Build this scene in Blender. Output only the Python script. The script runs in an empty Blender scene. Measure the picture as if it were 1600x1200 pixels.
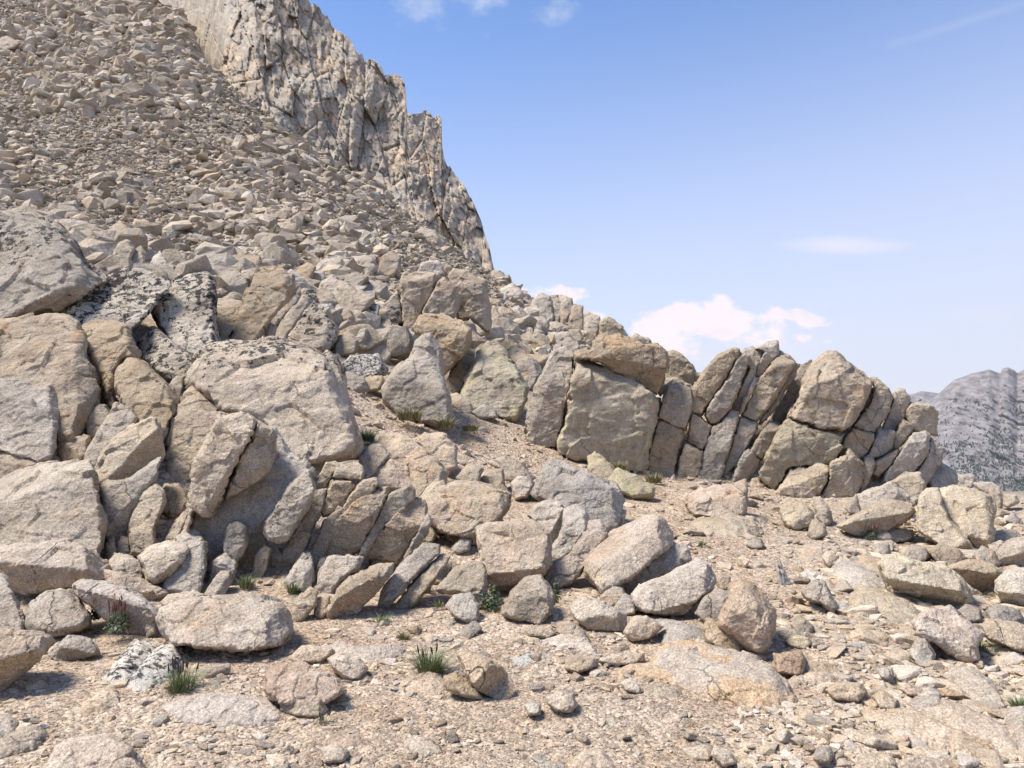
import bpy, math, random, time
import numpy as np
from mathutils import Vector
from mathutils.geometry import delaunay_2d_cdt

T0 = time.time()
scene = bpy.context.scene
COL = scene.collection

# ------------------------------------------------------------------ camera
CAM_Z = 1.6
F = 1200.0                       # focal length in photograph pixels (1600 wide)
PITCH = math.atan(50 / 1200)
cam_data = bpy.data.cameras.new("camera")
cam = bpy.data.objects.new("camera", cam_data)
COL.objects.link(cam)
cam_data.sensor_fit = 'HORIZONTAL'
cam_data.sensor_width = 36.0
cam_data.lens = 36.0 * F / 1600
cam_data.clip_start = 0.05
cam_data.clip_end = 20000
cam.location = (0, 0, CAM_Z)
cam.rotation_euler = (math.pi / 2 + PITCH, 0, 0)
scene.camera = cam

# ------------------------------------------------------------------ sky
SUN_EL, SUN_AZ = 60.0, -100.0     # azimuth measured from +Y towards +X
world = bpy.data.worlds.new("World")
scene.world = world
world.use_nodes = True
wt = world.node_tree
wt.nodes.clear()
def wn(kind, **kw):
    n = wt.nodes.new(kind)
    for k, v in kw.items():
        setattr(n, k, v)
    return n
def wl(a, b): wt.links.new(a, b)
w_out = wn('ShaderNodeOutputWorld')
w_bg = wn('ShaderNodeBackground')
w_bg.inputs['Strength'].default_value = 0.082
wl(w_bg.outputs[0], w_out.inputs[0])
sky = wn('ShaderNodeTexSky')
sky.sky_type = 'NISHITA'
sky.sun_disc = False
sky.sun_elevation = math.radians(SUN_EL)
sky.sun_rotation = math.radians(SUN_AZ)
sky.altitude = 3300
sky.air_density = 1.0
sky.dust_density = 0.6
sky.ozone_density = 1.2
tc = wn('ShaderNodeTexCoord')
sep = wn('ShaderNodeSeparateXYZ')
wl(tc.outputs['Generated'], sep.inputs[0])
def wmath(op, a, b=None, clamp=False):
    n = wn('ShaderNodeMath', operation=op)
    n.use_clamp = clamp
    for i, x in enumerate((a, b)):
        if x is None: continue
        if isinstance(x, (int, float)): n.inputs[i].default_value = x
        else: wl(x, n.inputs[i])
    return n.outputs[0]
# thin high haze towards the horizon
hz = wn('ShaderNodeMapRange'); hz.interpolation_type = 'SMOOTHSTEP'
hz.inputs['From Min'].default_value = 0.54; hz.inputs['From Max'].default_value = -0.04
hz.inputs['To Min'].default_value = 0.0; hz.inputs['To Max'].default_value = 0.93
wl(wmath('SUBTRACT', sep.outputs['Z'], wmath('MULTIPLY', sep.outputs['X'], .10)), hz.inputs['Value'])
mix1 = wn('ShaderNodeMix', data_type='RGBA')
wl(hz.outputs[0], mix1.inputs['Factor'])
tint = wn('ShaderNodeMix', data_type='RGBA', blend_type='MULTIPLY')
tint.inputs['Factor'].default_value = 1.0
wl(sky.outputs[0], tint.inputs['A'])
tint.inputs['B'].default_value = (1.6, 1.95, 2.3, 1)
wl(tint.outputs['Result'], mix1.inputs['A'])
mix1.inputs['B'].default_value = (6.3, 6.3, 7.0, 1)
# clouds: soft blobs in (x/y, z/y) direction space broken up by noise
cx = wmath('DIVIDE', sep.outputs['X'], wmath('MAXIMUM', sep.outputs['Y'], 0.05))
cz = wmath('DIVIDE', sep.outputs['Z'], wmath('MAXIMUM', sep.outputs['Y'], 0.05))
comb = wn('ShaderNodeCombineXYZ'); wl(cx, comb.inputs[0]); wl(cz, comb.inputs[1])
def dirxy(u, v):                 # photograph direction -> (x/y, z/y)
    X, Y = (u - 800) / F, -(v - 600) / F
    c, s = math.cos(PITCH), math.sin(PITCH)
    wy, wz = c - Y * s, s + Y * c
    return X / wy, wz / wy
def blob(u0, v0, u1, v1, amp, soft=1.0):
    a, b = dirxy(u0, v0), dirxy(u1, v1)
    mx, my = (a[0] + b[0]) / 2, (a[1] + b[1]) / 2
    rx, ry = abs(a[0] - b[0]) / 2, abs(a[1] - b[1]) / 2
    dx = wmath('DIVIDE', wmath('SUBTRACT', cx, mx), rx)
    dy = wmath('DIVIDE', wmath('SUBTRACT', cz, my), ry)
    r = wmath('ADD', wmath('MULTIPLY', dx, dx), wmath('MULTIPLY', dy, dy))
    return wmath('MULTIPLY', wmath('SUBTRACT', 1.0, r, True), amp)
def cnoise(scale, sx, sy, detail, off=0.0):
    mp = wn('ShaderNodeMapping'); wl(comb.outputs[0], mp.inputs['Vector'])
    mp.inputs['Scale'].default_value = (sx, sy, 1); mp.inputs['Location'].default_value = (off, off * .7, 0)
    n = wn('ShaderNodeTexNoise'); wl(mp.outputs[0], n.inputs['Vector'])
    n.inputs['Scale'].default_value = scale; n.inputs['Detail'].default_value = detail
    n.inputs['Roughness'].default_value = 0.6
    return n.outputs[0]
def cloud(blobs, noise, lo, hi):
    acc = None
    for b in blobs:
        acc = b if acc is None else wmath('MAXIMUM', acc, b)
    v = wmath('ADD', acc, wmath('SUBTRACT', noise, 0.5) if not isinstance(noise, tuple) else wmath('MULTIPLY', wmath('SUBTRACT', noise[0], 0.5), noise[1]))
    v = wmath('MULTIPLY', v, wmath('GREATER_THAN', acc, 0.0))
    m = wn('ShaderNodeMapRange'); m.interpolation_type = 'SMOOTHSTEP'
    m.inputs['From Min'].default_value = lo; m.inputs['From Max'].default_value = hi
    wl(v, m.inputs['Value'])
    return m.outputs[0]
cum = cloud([blob(955, 468, 1130, 575, 1.15), blob(1020, 452, 1200, 550, 1.15), blob(1110, 462, 1260, 540, .95), blob(1170, 474, 1320, 520, .75),
             blob(790, 440, 930, 478, 1.), blob(905, 478, 965, 512, .8), blob(980, 500, 1300, 560, .55)], (cnoise(17, 1, 1.4, 12), 3.4), .35, .85)
wisp = cloud([blob(600, -20, 720, 60, .6), blob(690, -40, 800, 35, .65), blob(820, -10, 910, 45, .5), blob(735, 40, 770, 66, .45)], (cnoise(15, 1, 1.3, 8, 3.1), 3.2), .1, 1.2)
lens_ = cloud([blob(1170, 362, 1460, 404, .85), blob(1440, 470, 1640, 520, .45), blob(1380, 560, 1640, 590, .3), blob(940, 490, 1420, 600, .55)], (cnoise(5, 1, 4, 5, 5.2), .8), .2, 1.0)
# a straight thin contrail climbing to the right
con = wmath('ADD', wmath('MULTIPLY', wmath('SUBTRACT', cx, dirxy(1400, 68)[0]), -(dirxy(1600, 5)[1] - dirxy(1400, 68)[1]) / (dirxy(1600, 5)[0] - dirxy(1400, 68)[0])),
            wmath('SUBTRACT', cz, dirxy(1400, 68)[1]))
con = wmath('SUBTRACT', 1.0, wmath('MULTIPLY', wmath('ABSOLUTE', con), 110.0), True)
con = wmath('MULTIPLY', wmath('MULTIPLY', con, wmath('GREATER_THAN', cx, dirxy(1385, 70)[0])), wmath('MULTIPLY', cnoise(6, 1, 1, 4, 9.), .32))
def layer(prev, fac, col, amt):
    m = wn('ShaderNodeMix', data_type='RGBA')
    wl(wmath('MULTIPLY', fac, amt, True), m.inputs['Factor'])
    wl(prev, m.inputs['A']); m.inputs['B'].default_value = col + (1,)
    return m.outputs['Result']
c = layer(mix1.outputs['Result'], wisp, (6.0, 6.5, 7.2), .6)
c = layer(c, lens_, (8.4, 7.7, 8.2), .6)
c = layer(c, con, (5.6, 6.0, 7.0), .9)
c = layer(c, cum, (9.0, 8.0, 8.2), .95)
c = layer(c, wmath('MULTIPLY', cum, wmath('MULTIPLY', wmath('SUBTRACT', cnoise(11, 1, 2.2, 6, 2.4), .5, True), 5.0, True)), (7.7, 6.9, 7.5), .6)
wl(c, w_bg.inputs['Color'])

# ------------------------------------------------------------------ sun
sun_data = bpy.data.lights.new("sun", 'SUN')
sun_data.energy = 4.8
sun_data.angle = math.radians(18)
sun_data.color = (1.0, 0.94, 0.85)
sun = bpy.data.objects.new("sun", sun_data)
COL.objects.link(sun)
az, el = math.radians(SUN_AZ), math.radians(SUN_EL)
sdir = Vector((math.sin(az) * math.cos(el), math.cos(az) * math.cos(el), math.sin(el)))
sun.rotation_euler = sdir.to_track_quat('Z', 'Y').to_euler()
scene.view_settings.view_transform = 'Standard'
scene.view_settings.look = 'None'
scene.view_settings.gamma = 1
scene.view_settings.exposure = 0.60

# ------------------------------------------------------------------ noise helpers
def _h(ix, iy, iz, seed):
    h = (ix.astype(np.int64) * 374761393 + iy.astype(np.int64) * 668265263 + iz.astype(np.int64) * 2147483647 + seed * 1274126177) & 0xFFFFFFFF
    h = ((h ^ (h >> 13)) * 1274126177) & 0xFFFFFFFF
    return ((h ^ (h >> 16)) & 0xFFFFFF) / float(0xFFFFFF)
def vnoise(p, seed=0):
    i = np.floor(p).astype(np.int64); f = p - i; f = f * f * f * (f * (f * 6 - 15) + 10)
    r = 0
    for dx in (0, 1):
        wx = f[:, 0] if dx else 1 - f[:, 0]
        for dy in (0, 1):
            wy = f[:, 1] if dy else 1 - f[:, 1]
            for dz in (0, 1):
                wz = f[:, 2] if dz else 1 - f[:, 2]
                r = r + wx * wy * wz * _h(i[:, 0] + dx, i[:, 1] + dy, i[:, 2] + dz, seed)
    return r * 2 - 1
def fbm(p, octv=4, gain=.5, seed=0):
    a, s, r = 1.0, 0.0, 0
    q = p.copy()
    for o in range(octv):
        r = r + a * vnoise(q, seed + o); s += a
        a *= gain; q = q * 2.03 + 17.1
    return r / s
def facet3(p, seed=0):
    """piecewise planar noise: every cell of a jittered lattice is its own tilted plane"""
    b = np.floor(p - .5).astype(np.int64)
    best = np.full(len(p), 9.); out = np.zeros(len(p))
    for dx in (0, 1):
        for dy in (0, 1):
            for dz in (0, 1):
                cx_, cy_, cz_ = b[:, 0] + dx, b[:, 1] + dy, b[:, 2] + dz
                h1, h2, h3 = (_h(cx_, cy_, cz_, seed + k) for k in range(3))
                qx, qy, qz = p[:, 0] - cx_ - .15 - .7 * h1, p[:, 1] - cy_ - .15 - .7 * h2, p[:, 2] - cz_ - .15 - .7 * h3
                d = qx * qx + qy * qy + qz * qz
                m = d < best; best = np.where(m, d, best)
                out = np.where(m, (qx * (h2 - .5) + qy * (h3 - .5) + qz * (h1 - .5)) * 2.2 + (h1 + h2 - 1) * .5, out)
    return out
def voronoi2(p, seed=0):
    """p (n,2) -> F1, F2-F1 edge, cell hash a, b"""
    i = np.floor(p).astype(np.int64)
    f1 = np.full(len(p), 9.); f2 = np.full(len(p), 9.); ha = np.zeros(len(p)); hb = np.zeros(len(p)); hc = np.zeros(len(p))
    ox = np.zeros(len(p)); oy = np.zeros(len(p))
    z = np.zeros(len(p), np.int64)
    for dx in (-1, 0, 1):
        for dy in (-1, 0, 1):
            cx_, cy_ = i[:, 0] + dx, i[:, 1] + dy
            px = cx_ + _h(cx_, cy_, z, seed); py = cy_ + _h(cx_, cy_, z + 1, seed)
            d = np.hypot(px - p[:, 0], py - p[:, 1])
            m = d < f1
            f2 = np.where(m, f1, np.minimum(f2, d))
            f1 = np.where(m, d, f1)
            ha = np.where(m, _h(cx_, cy_, z + 2, seed), ha); hb = np.where(m, _h(cx_, cy_, z + 3, seed), hb); hc = np.where(m, _h(cx_, cy_, z + 4, seed), hc)
            ox = np.where(m, p[:, 0] - px, ox); oy = np.where(m, p[:, 1] - py, oy)
    return f1, f2 - f1, ha, hb, hc, ox, oy

CP, SP = math.cos(PITCH), math.sin(PITCH)
def unproj(u, v, D):
    u, v, D = np.broadcast_arrays(np.asarray(u, float), np.asarray(v, float), np.asarray(D, float))
    X = (u - 800) / F * D; Y = -(v - 600) / F * D
    return np.stack([X, D * CP - Y * SP, CAM_Z + D * SP + Y * CP], -1)

# ------------------------------------------------------------------ terrain table  (column u : v:depth ...)
TCOLS = {
 -500: "1300:2.9 1200:3.3 1100:4 1000:5.2 930:6.5 850:7.5 700:8.8 560:10.2 440:13 380:19 340:26 250:33 200:38 100:52 0:84 -40:110",
 0:    "1300:2.9 1200:3.3 1100:4 1000:5.2 930:6.5 850:7.5 700:8.8 560:10.2 440:13 380:19 340:26 250:33 200:38 100:52 0:84 -40:110",
 200:  "1300:2.9 1200:3.3 1100:4 1000:5.1 940:6.1 880:6.8 760:8 640:9.3 520:11 450:14 410:20 370:25 300:30 200:38 100:52 20:80 0:110",
 290:  "1300:2.9 1200:3.3 1100:4 1000:5.1 945:6 890:6.75 770:8 670:9.3 530:11.5 475:14.5 420:20 372:25.5 300:31 200:39 100:54 30:72 0:86 10:110",
 345:  "1300:2.9 1200:3.3 1100:4 1000:5.1 948:5.95 895:6.7 775:8 685:9.3 535:11.7 488:14.8 425:20 376:25.8 300:31.5 205:40 130:54 118:62 160:75 300:100",
 400:  "1300:2.9 1200:3.3 1100:4 1000:5.1 950:5.9 900:6.7 780:8 700:9.3 540:12 500:15 430:20 380:26 300:32 220:42 165:57 190:66 300:90",
 600:  "1300:2.9 1200:3.3 1100:4 1000:5.1 950:5.9 900:6.9 800:8.4 700:10.3 640:12 600:13.5 540:17 480:20 430:24 400:28 350:36 306:50 330:60 450:90",
 800:  "1300:2.9 1200:3.3 1100:4 1000:5 950:5.8 900:7 850:8 800:9.2 740:11 690:12.5 650:15 600:18 540:22 500:27 470:34 446:45 470:58 620:90",
 950:  "1300:2.9 1200:3.3 1100:4 1000:5 950:5.9 900:6.9 850:8 800:9.5 760:11.2 740:12.5 700:14.5 620:18 550:22 525:27 512:31 560:40 750:90",
 1040: "1300:2.9 1200:3.3 1100:4 1000:5 950:6 900:7 850:8.2 800:9.7 770:11.4 750:12.9 660:13.9 580:15 575:17 600:22 640:28 720:40 850:90",
 1130: "1300:2.9 1200:3.3 1100:4 1000:5 950:6 900:7 850:8.2 800:10 770:11.7 755:13 660:13.9 590:14.8 590:16 640:20 690:26 760:40 870:90",
 1240: "1300:2.9 1200:3.3 1100:4 1000:5.1 950:6 900:7.1 850:8.5 800:10.8 780:12.4 765:13 680:13.8 605:14.6 600:16 680:20 760:28 900:90",
 1330: "1300:2.9 1200:3.3 1100:4 1000:5.1 950:6.1 900:7.3 850:8.8 800:11 775:12.4 765:12.9 700:13.6 630:14.6 630:16 700:20 780:28 920:90",
 1400: "1300:2.9 1200:3.3 1100:4.1 1000:5.3 950:6.3 900:7.6 850:9.3 800:11.3 770:12.7 740:13.2 670:14.4 680:16 760:20 830:28 950:90",
 1480: "1300:2.9 1200:3.4 1100:4.2 1000:5.5 950:6.5 900:7.8 850:9.5 800:12 770:14.5 755:16 765:19 820:27 950:90",
 1600: "1300:2.9 1200:3.4 1100:4.2 1000:5.6 950:6.7 900:8 850:9.8 800:12.5 775:16 765:19 800:26 950:90",
 2200: "1300:2.9 1200:3.4 1100:4.2 1000:5.6 950:6.7 900:8 850:9.8 800:12.5 775:16 765:19 800:26 950:90",
}
LD0, LD1, NLD = math.log(2.4), math.log(112.), 260
U0, U1, NU = -500., 2200., 136
_tu = sorted(TCOLS)
_ld = np.linspace(LD0, LD1, NLD)
_tab = []
for k in _tu:
    pr = [tuple(map(float, s.split(':'))) for s in TCOLS[k].split()]
    _tab.append(np.interp(_ld, np.log([p[1] for p in pr]), [p[0] for p in pr]))
_tab = np.array(_tab)
_ug = np.linspace(U0, U1, NU)
TV = np.array([[np.interp(x, _tu, _tab[:, j]) for x in _ug] for j in range(NLD)])   # (ld, u)
def _blur(a, r, axis):
    k = np.exp(-.5 * (np.arange(-3 * r, 3 * r + 1) / r) ** 2); k /= k.sum()
    pad = [(0, 0), (0, 0)]; pad[axis] = (3 * r, 3 * r)
    ap = np.pad(a, pad, mode='edge')
    return np.apply_along_axis(lambda m: np.convolve(m, k, mode='valid'), axis, ap)
TV = _blur(_blur(TV, 1, 1), 2, 0)
def terr_v(u, D):
    fu = np.clip((np.asarray(u, float) - U0) / (U1 - U0) * (NU - 1), 0, NU - 1.001)
    fd = np.clip((np.log(D) - LD0) / (LD1 - LD0) * (NLD - 1), 0, NLD - 1.001)
    iu, jd = fu.astype(int), fd.astype(int); a, b = fu - iu, fd - jd
    return (TV[jd, iu] * (1 - a) + TV[jd, iu + 1] * a) * (1 - b) + (TV[jd + 1, iu] * (1 - a) + TV[jd + 1, iu + 1] * a) * b
_march = np.exp(np.linspace(math.log(2.6), math.log(110), 700))
def hit(u, v):
    tv = terr_v(np.full(700, float(u)), _march)
    k = np.nonzero(tv <= v)[0]
    if not len(k): return 60.0
    k = k[0]
    if k == 0: return float(_march[0])
    t = (tv[k - 1] - v) / (tv[k - 1] - tv[k] + 1e-9)
    return float(_march[k - 1] + (_march[k] - _march[k - 1]) * t)
_march2 = np.exp(np.linspace(math.log(2.6), math.log(110), 260))
def hit_many(u, v):
    tv = terr_v(u[:, None], _march2[None, :])
    ok = tv <= v[:, None]
    k = ok.argmax(1)
    k = np.maximum(k, 1); r_ = np.arange(len(k))
    t = np.clip((tv[r_, k - 1] - v) / (tv[r_, k - 1] - tv[r_, k] + 1e-9), 0, 1)
    return np.where(ok.any(1), _march2[k - 1] + (_march2[k] - _march2[k - 1]) * t, np.nan)

def smooth(x, a, b):
    t = np.clip((x - a) / (b - a), 0, 1); return t * t * (3 - 2 * t)
def terr_world(u, D):
    p = unproj(u, terr_v(u, D), D)
    q = p * np.array([1, 1, 0.])
    D = np.asarray(D, float)
    amp = np.interp(D, [2.5, 6, 20, 60], [.035, .05, .22, .7])
    wl_ = np.interp(D, [2.5, 6, 20, 60], [.7, .9, 2.0, 5.])
    n = 0
    for s, wt_ in ((.7, 1), (2.0, 1), (5.0, 1)):
        w_ = np.exp(-((np.log(wl_) - math.log(s)) / .7) ** 2)
        n = n + w_ * fbm(q / s, 4, .55, 11)
    p[..., 2] += n * amp * .8
    return p

# ------------------------------------------------------------------ mesh helpers
def mesh_np(name, verts, faces, mats, smooth_=True, fmat=None):
    """faces: (n,3) or (n,4) array, or list of such arrays"""
    me = bpy.data.meshes.new(name)
    fl = faces if isinstance(faces, list) else [faces]
    fl = [f for f in fl if len(f)]
    tot = sum(f.size for f in fl); nf = sum(len(f) for f in fl)
    me.vertices.add(len(verts)); me.loops.add(tot); me.polygons.add(nf)
    me.vertices.foreach_set('co', np.ascontiguousarray(verts, np.float32).ravel())
    me.loops.foreach_set('vertex_index', np.concatenate([f.ravel() for f in fl]).astype(np.int32))
    starts = []; o = 0
    for f in fl:
        k = f.shape[1]; starts.append(o + np.arange(len(f)) * k); o += f.size
    me.polygons.foreach_set('loop_start', np.concatenate(starts).astype(np.int32))
    if not isinstance(mats, (list, tuple)): mats = [mats]
    for m in mats: me.materials.append(m)
    if fmat is not None: me.polygons.foreach_set('material_index', np.asarray(fmat, np.int32))
    me.polygons.foreach_set('use_smooth', np.full(nf, smooth_, bool))
    me.update(calc_edges=True)
    me.validate()
    return me
def link(name, me, loc=(0, 0, 0), label=None, cat=None, group=None, kind=None, parent=None):
    o = bpy.data.objects.new(name, me); COL.objects.link(o); o.location = loc
    if parent: o.parent = parent
    if label: o['label'] = label
    if cat: o['category'] = cat
    if group: o['group'] = group
    if kind: o['kind'] = kind
    return o

# ------------------------------------------------------------------ materials
def new_mat(name):
    m = bpy.data.materials.new(name); m.use_nodes = True
    nt = m.node_tree; nt.nodes.clear()
    return m, nt
class NB:
    def __init__(s, nt): s.nt = nt
    def n(s, kind, **kw):
        x = s.nt.nodes.new(kind)
        for k, v in kw.items(): setattr(x, k, v)
        return x
    def l(s, a, b): s.nt.links.new(a, b)
    def noise(s, vec, scale, detail=4, rough=.55, dist=0.):
        x = s.n('ShaderNodeTexNoise'); s.l(vec, x.inputs['Vector'])
        x.inputs['Scale'].default_value = scale; x.inputs['Detail'].default_value = detail
        x.inputs['Roughness'].default_value = rough; x.inputs['Distortion'].default_value = dist
        return x.outputs[0]
    def voro(s, vec, scale, feature='F1', out='Distance', rnd=1.0):
        x = s.n('ShaderNodeTexVoronoi', feature=feature); s.l(vec, x.inputs['Vector'])
        x.inputs['Scale'].default_value = scale; x.inputs['Randomness'].default_value = rnd
        return x.outputs[out]
    def rng(s, v, a, b, c=0., d=1., smoothstep=False):
        x = s.n('ShaderNodeMapRange')
        if smoothstep: x.interpolation_type = 'SMOOTHSTEP'
        s.l(v, x.inputs['Value'])
        for nm, val in (('From Min', a), ('From Max', b), ('To Min', c), ('To Max', d)): x.inputs[nm].default_value = val
        return x.outputs[0]
    def math(s, op, a, b=None, clamp=False):
        x = s.n('ShaderNodeMath', operation=op); x.use_clamp = clamp
        for i, y in enumerate((a, b)):
            if y is None: continue
            if isinstance(y, (int, float)): x.inputs[i].default_value = y
            else: s.l(y, x.inputs[i])
        return x.outputs[0]
    def mix(s, fac, a, b, blend='MIX'):
        x = s.n('ShaderNodeMix', data_type='RGBA', blend_type=blend)
        if isinstance(fac, (int, float)): x.inputs['Factor'].default_value = fac
        else: s.l(fac, x.inputs['Factor'])
        for nm, y in (('A', a), ('B', b)):
            if isinstance(y, tuple): x.inputs[nm].default_value = tuple(y[:3]) + (1,)
            else: s.l(y, x.inputs[nm])
        return x.outputs['Result']

WARM = (.89, .835, .755)
def granite(name, a, b, stain=(.46, .31, .17), stain_amt=.3, lichen=0., lichen_hi=False, tone=None, tone_amt=0., crack=.5, speck=1., patch=None, patch_amt=0., scale=1., bump=1., pscale=.8, cells=False, uni=.35):
    if uni: a, b = (tuple(x * (1 - uni) + y * uni for x, y in zip(c_, m_)) for c_, m_ in ((a, (.41, .365, .31)), (b, (.52, .475, .42))))
    a, b, stain = (tuple(x * w for x, w in zip(c_, WARM)) for c_ in (a, b, stain))
    m, nt = new_mat(name); q = NB(nt)
    out = q.n('ShaderNodeOutputMaterial'); bs = q.n('ShaderNodeBsdfPrincipled')
    q.l(bs.outputs[0], out.inputs[0])
    bs.inputs['Roughness'].default_value = .92
    bs.inputs['Specular IOR Level'].default_value = .18
    tcn = q.n('ShaderNodeTexCoord'); oi = q.n('ShaderNodeObjectInfo')
    add = q.n('ShaderNodeVectorMath', operation='MULTIPLY_ADD')
    cmb = q.n('ShaderNodeCombineXYZ')
    q.l(oi.outputs['Random'], cmb.inputs[0]); q.l(oi.outputs['Random'], cmb.inputs[1])
    q.l(cmb.outputs[0], add.inputs[0]); add.inputs[1].default_value = (57, 31, 0); q.l(tcn.outputs['Object'], add.inputs[2])
    v = add.outputs[0]
    if scale != 1.:
        sc = q.n('ShaderNodeVectorMath', operation='SCALE'); q.l(v, sc.inputs[0]); sc.inputs['Scale'].default_value = scale; v = sc.outputs[0]
    base = q.mix(q.rng(q.noise(v, 1.6, 5, .6), .36, .64), a, b)
    # per rock brightness / warmth
    rb = q.rng(oi.outputs['Random'], 0, 1, .87, 1.08)
    val = q.n('ShaderNodeHueSaturation'); q.l(base, val.inputs['Color']); q.l(rb, val.inputs['Value'])
    r2 = q.math('FRACT', q.math('MULTIPLY', oi.outputs['Random'], 17.3))
    q.l(q.rng(r2, 0, 1, .75, 1.2), val.inputs['Saturation'])
    base = val.outputs['Color']
    if stain_amt:
        sf = q.math('MULTIPLY', q.rng(q.noise(v, 2.3, 6, .65, .6), .5, .72, smoothstep=True), stain_amt)
        base = q.mix(sf, base, stain)
    if tone:
        sf = q.math('MULTIPLY', q.rng(q.noise(v, 1.3, 7, .68, .3), .44, .62, smoothstep=True), tone_amt)
        base = q.mix(sf, base, tone)
    if patch:
        sf = q.math('MULTIPLY', q.rng(q.noise(v, pscale, 5, .6, .4), .48, .56, smoothstep=True), patch_amt)
        base = q.mix(sf, base, patch)
    if cells:                                             # every joint block of a face weathers to its own tint
        mpc = q.n('ShaderNodeMapping'); q.l(v, mpc.inputs['Vector']); mpc.inputs['Scale'].default_value = (1, 1, .45)
        for sc_, am in ((3.2, .75), (8.5, .5)):
            vc_ = q.n('ShaderNodeTexVoronoi'); q.l(mpc.outputs[0], vc_.inputs['Vector']); vc_.inputs['Scale'].default_value = sc_
            sp_ = q.n('ShaderNodeSeparateColor'); q.l(vc_.outputs['Color'], sp_.inputs[0])
            base = q.mix(q.math('MULTIPLY', q.math('GREATER_THAN', sp_.outputs[0], .68), am), base, (.50, .385, .27))
            base = q.mix(q.math('MULTIPLY', q.math('GREATER_THAN', sp_.outputs[1], .72), am), base, (.395, .355, .30))
            base = q.mix(am * .8, base, q.mix(sp_.outputs[2], (.78, .78, .78), (1.2, 1.2, 1.2)), 'MULTIPLY')
    # weathering mottling, mid scale
    base = q.mix(.9, base, q.mix(q.rng(q.noise(v, 9, 6, .7), .3, .7), (.78, .77, .75), (1.2, 1.2, 1.2)), 'MULTIPLY')
    # water streaks running down the faces
    mps = q.n('ShaderNodeMapping'); q.l(v, mps.inputs['Vector']); mps.inputs['Scale'].default_value = (5, 5, .8)
    base = q.mix(q.math('MULTIPLY', q.rng(q.noise(mps.outputs[0], 1.4, 5, .65), .52, .7), .45), base, q.mix(1., base, (.66, .60, .54), 'MULTIPLY'))
    # crystals
    if speck:
        sp = q.noise(v, 75, 3, .75)
        base = q.mix(.8 * speck, base, q.mix(q.rng(sp, .36, .64), (.55, .54, .53), (1.45, 1.45, 1.45)), 'MULTIPLY')
        dk = q.math('LESS_THAN', q.voro(v, 95), .22)
        base = q.mix(q.math('MULTIPLY', dk, .45 * speck), base, (.10, .095, .09))
    # thin joints
    dv = q.n('ShaderNodeVectorMath', operation='MULTIPLY_ADD')
    nz = q.n('ShaderNodeTexNoise'); q.l(v, nz.inputs['Vector']); nz.inputs['Scale'].default_value = 2.2; nz.inputs['Detail'].default_value = 5
    q.l(nz.outputs['Color'], dv.inputs[0]); dv.inputs[1].default_value = (.55, .55, .55); q.l(v, dv.inputs[2])
    ce = q.voro(dv.outputs[0], .95, 'DISTANCE_TO_EDGE')
    cl = q.math('MULTIPLY', q.rng(ce, .0, .009, 1, 0), q.rng(q.noise(v, .9, 2), .5, .62))
    if crack:
        base = q.mix(q.math('MULTIPLY', cl, crack), base, (.09, .075, .06))
    fx = q.n('ShaderNodeTexVoronoi', feature='F1'); q.l(dv.outputs[0], fx.inputs['Vector']); fx.inputs['Scale'].default_value = 4.5
    df = q.n('ShaderNodeVectorMath', operation='SUBTRACT'); q.l(dv.outputs[0], df.inputs[0]); q.l(fx.outputs['Position'], df.inputs[1])
    cc = q.n('ShaderNodeVectorMath', operation='SUBTRACT'); q.l(fx.outputs['Color'], cc.inputs[0]); cc.inputs[1].default_value = (.5, .5, .5)
    dt = q.n('ShaderNodeVectorMath', operation='DOT_PRODUCT'); q.l(df.outputs[0], dt.inputs[0]); q.l(cc.outputs[0], dt.inputs[1])
    facet_h = dt.outputs['Value']
    if not lichen and speck:
        lf = q.rng(q.math('SUBTRACT', q.noise(v, 11, 7, .74), q.rng(q.noise(v, .9, 3), .45, .7, .80, .60)), -.005, .02)
        base = q.mix(q.math('MULTIPLY', lf, .85), base, (.04, .036, .033))
    if lichen:
        ln = q.noise(v, 9, 7, .74)
        mk = q.noise(v, 1.1, 3, .5)
        if lichen_hi == 'top':
            sz = q.n('ShaderNodeSeparateXYZ'); q.l(tcn.outputs['Object'], sz.inputs[0])
            thr = q.rng(q.math('ADD', sz.outputs[2], q.math('MULTIPLY', mk, .9)), 1.2, 1.85, .72, .50)
        elif lichen_hi: thr = q.rng(mk, .3, .62, .57, .475)
        else: thr = q.rng(mk, .38, .6, .68, .49)
        lf = q.rng(q.math('SUBTRACT', ln, thr), -.005, .02)
        base = q.mix(q.math('MULTIPLY', lf, lichen), base, (.032, .029, .028))
    q.l(base, bs.inputs['Base Color'])
    bh = q.math('ADD', q.math('MULTIPLY', q.noise(v, 7, 8, .68), .05), q.math('MULTIPLY', q.noise(v, 48, 4, .7), .010))
    bh = q.math('ADD', bh, q.math('MULTIPLY', q.noise(v, 1.8, 6, .6), .10))
    bh = q.math('ADD', bh, q.math('MULTIPLY', facet_h, .22))
    bh = q.math('SUBTRACT', bh, q.math('MULTIPLY', cl, .02))
    bp = q.n('ShaderNodeBump'); q.l(bh, bp.inputs['Height']); bp.inputs['Strength'].default_value = .85 * bump; bp.inputs['Distance'].default_value = 1. / scale
    q.l(bp.outputs[0], bs.inputs['Normal'])
    return m
TAN_A, TAN_B = (.37, .31, .24), (.49, .43, .35)
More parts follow.
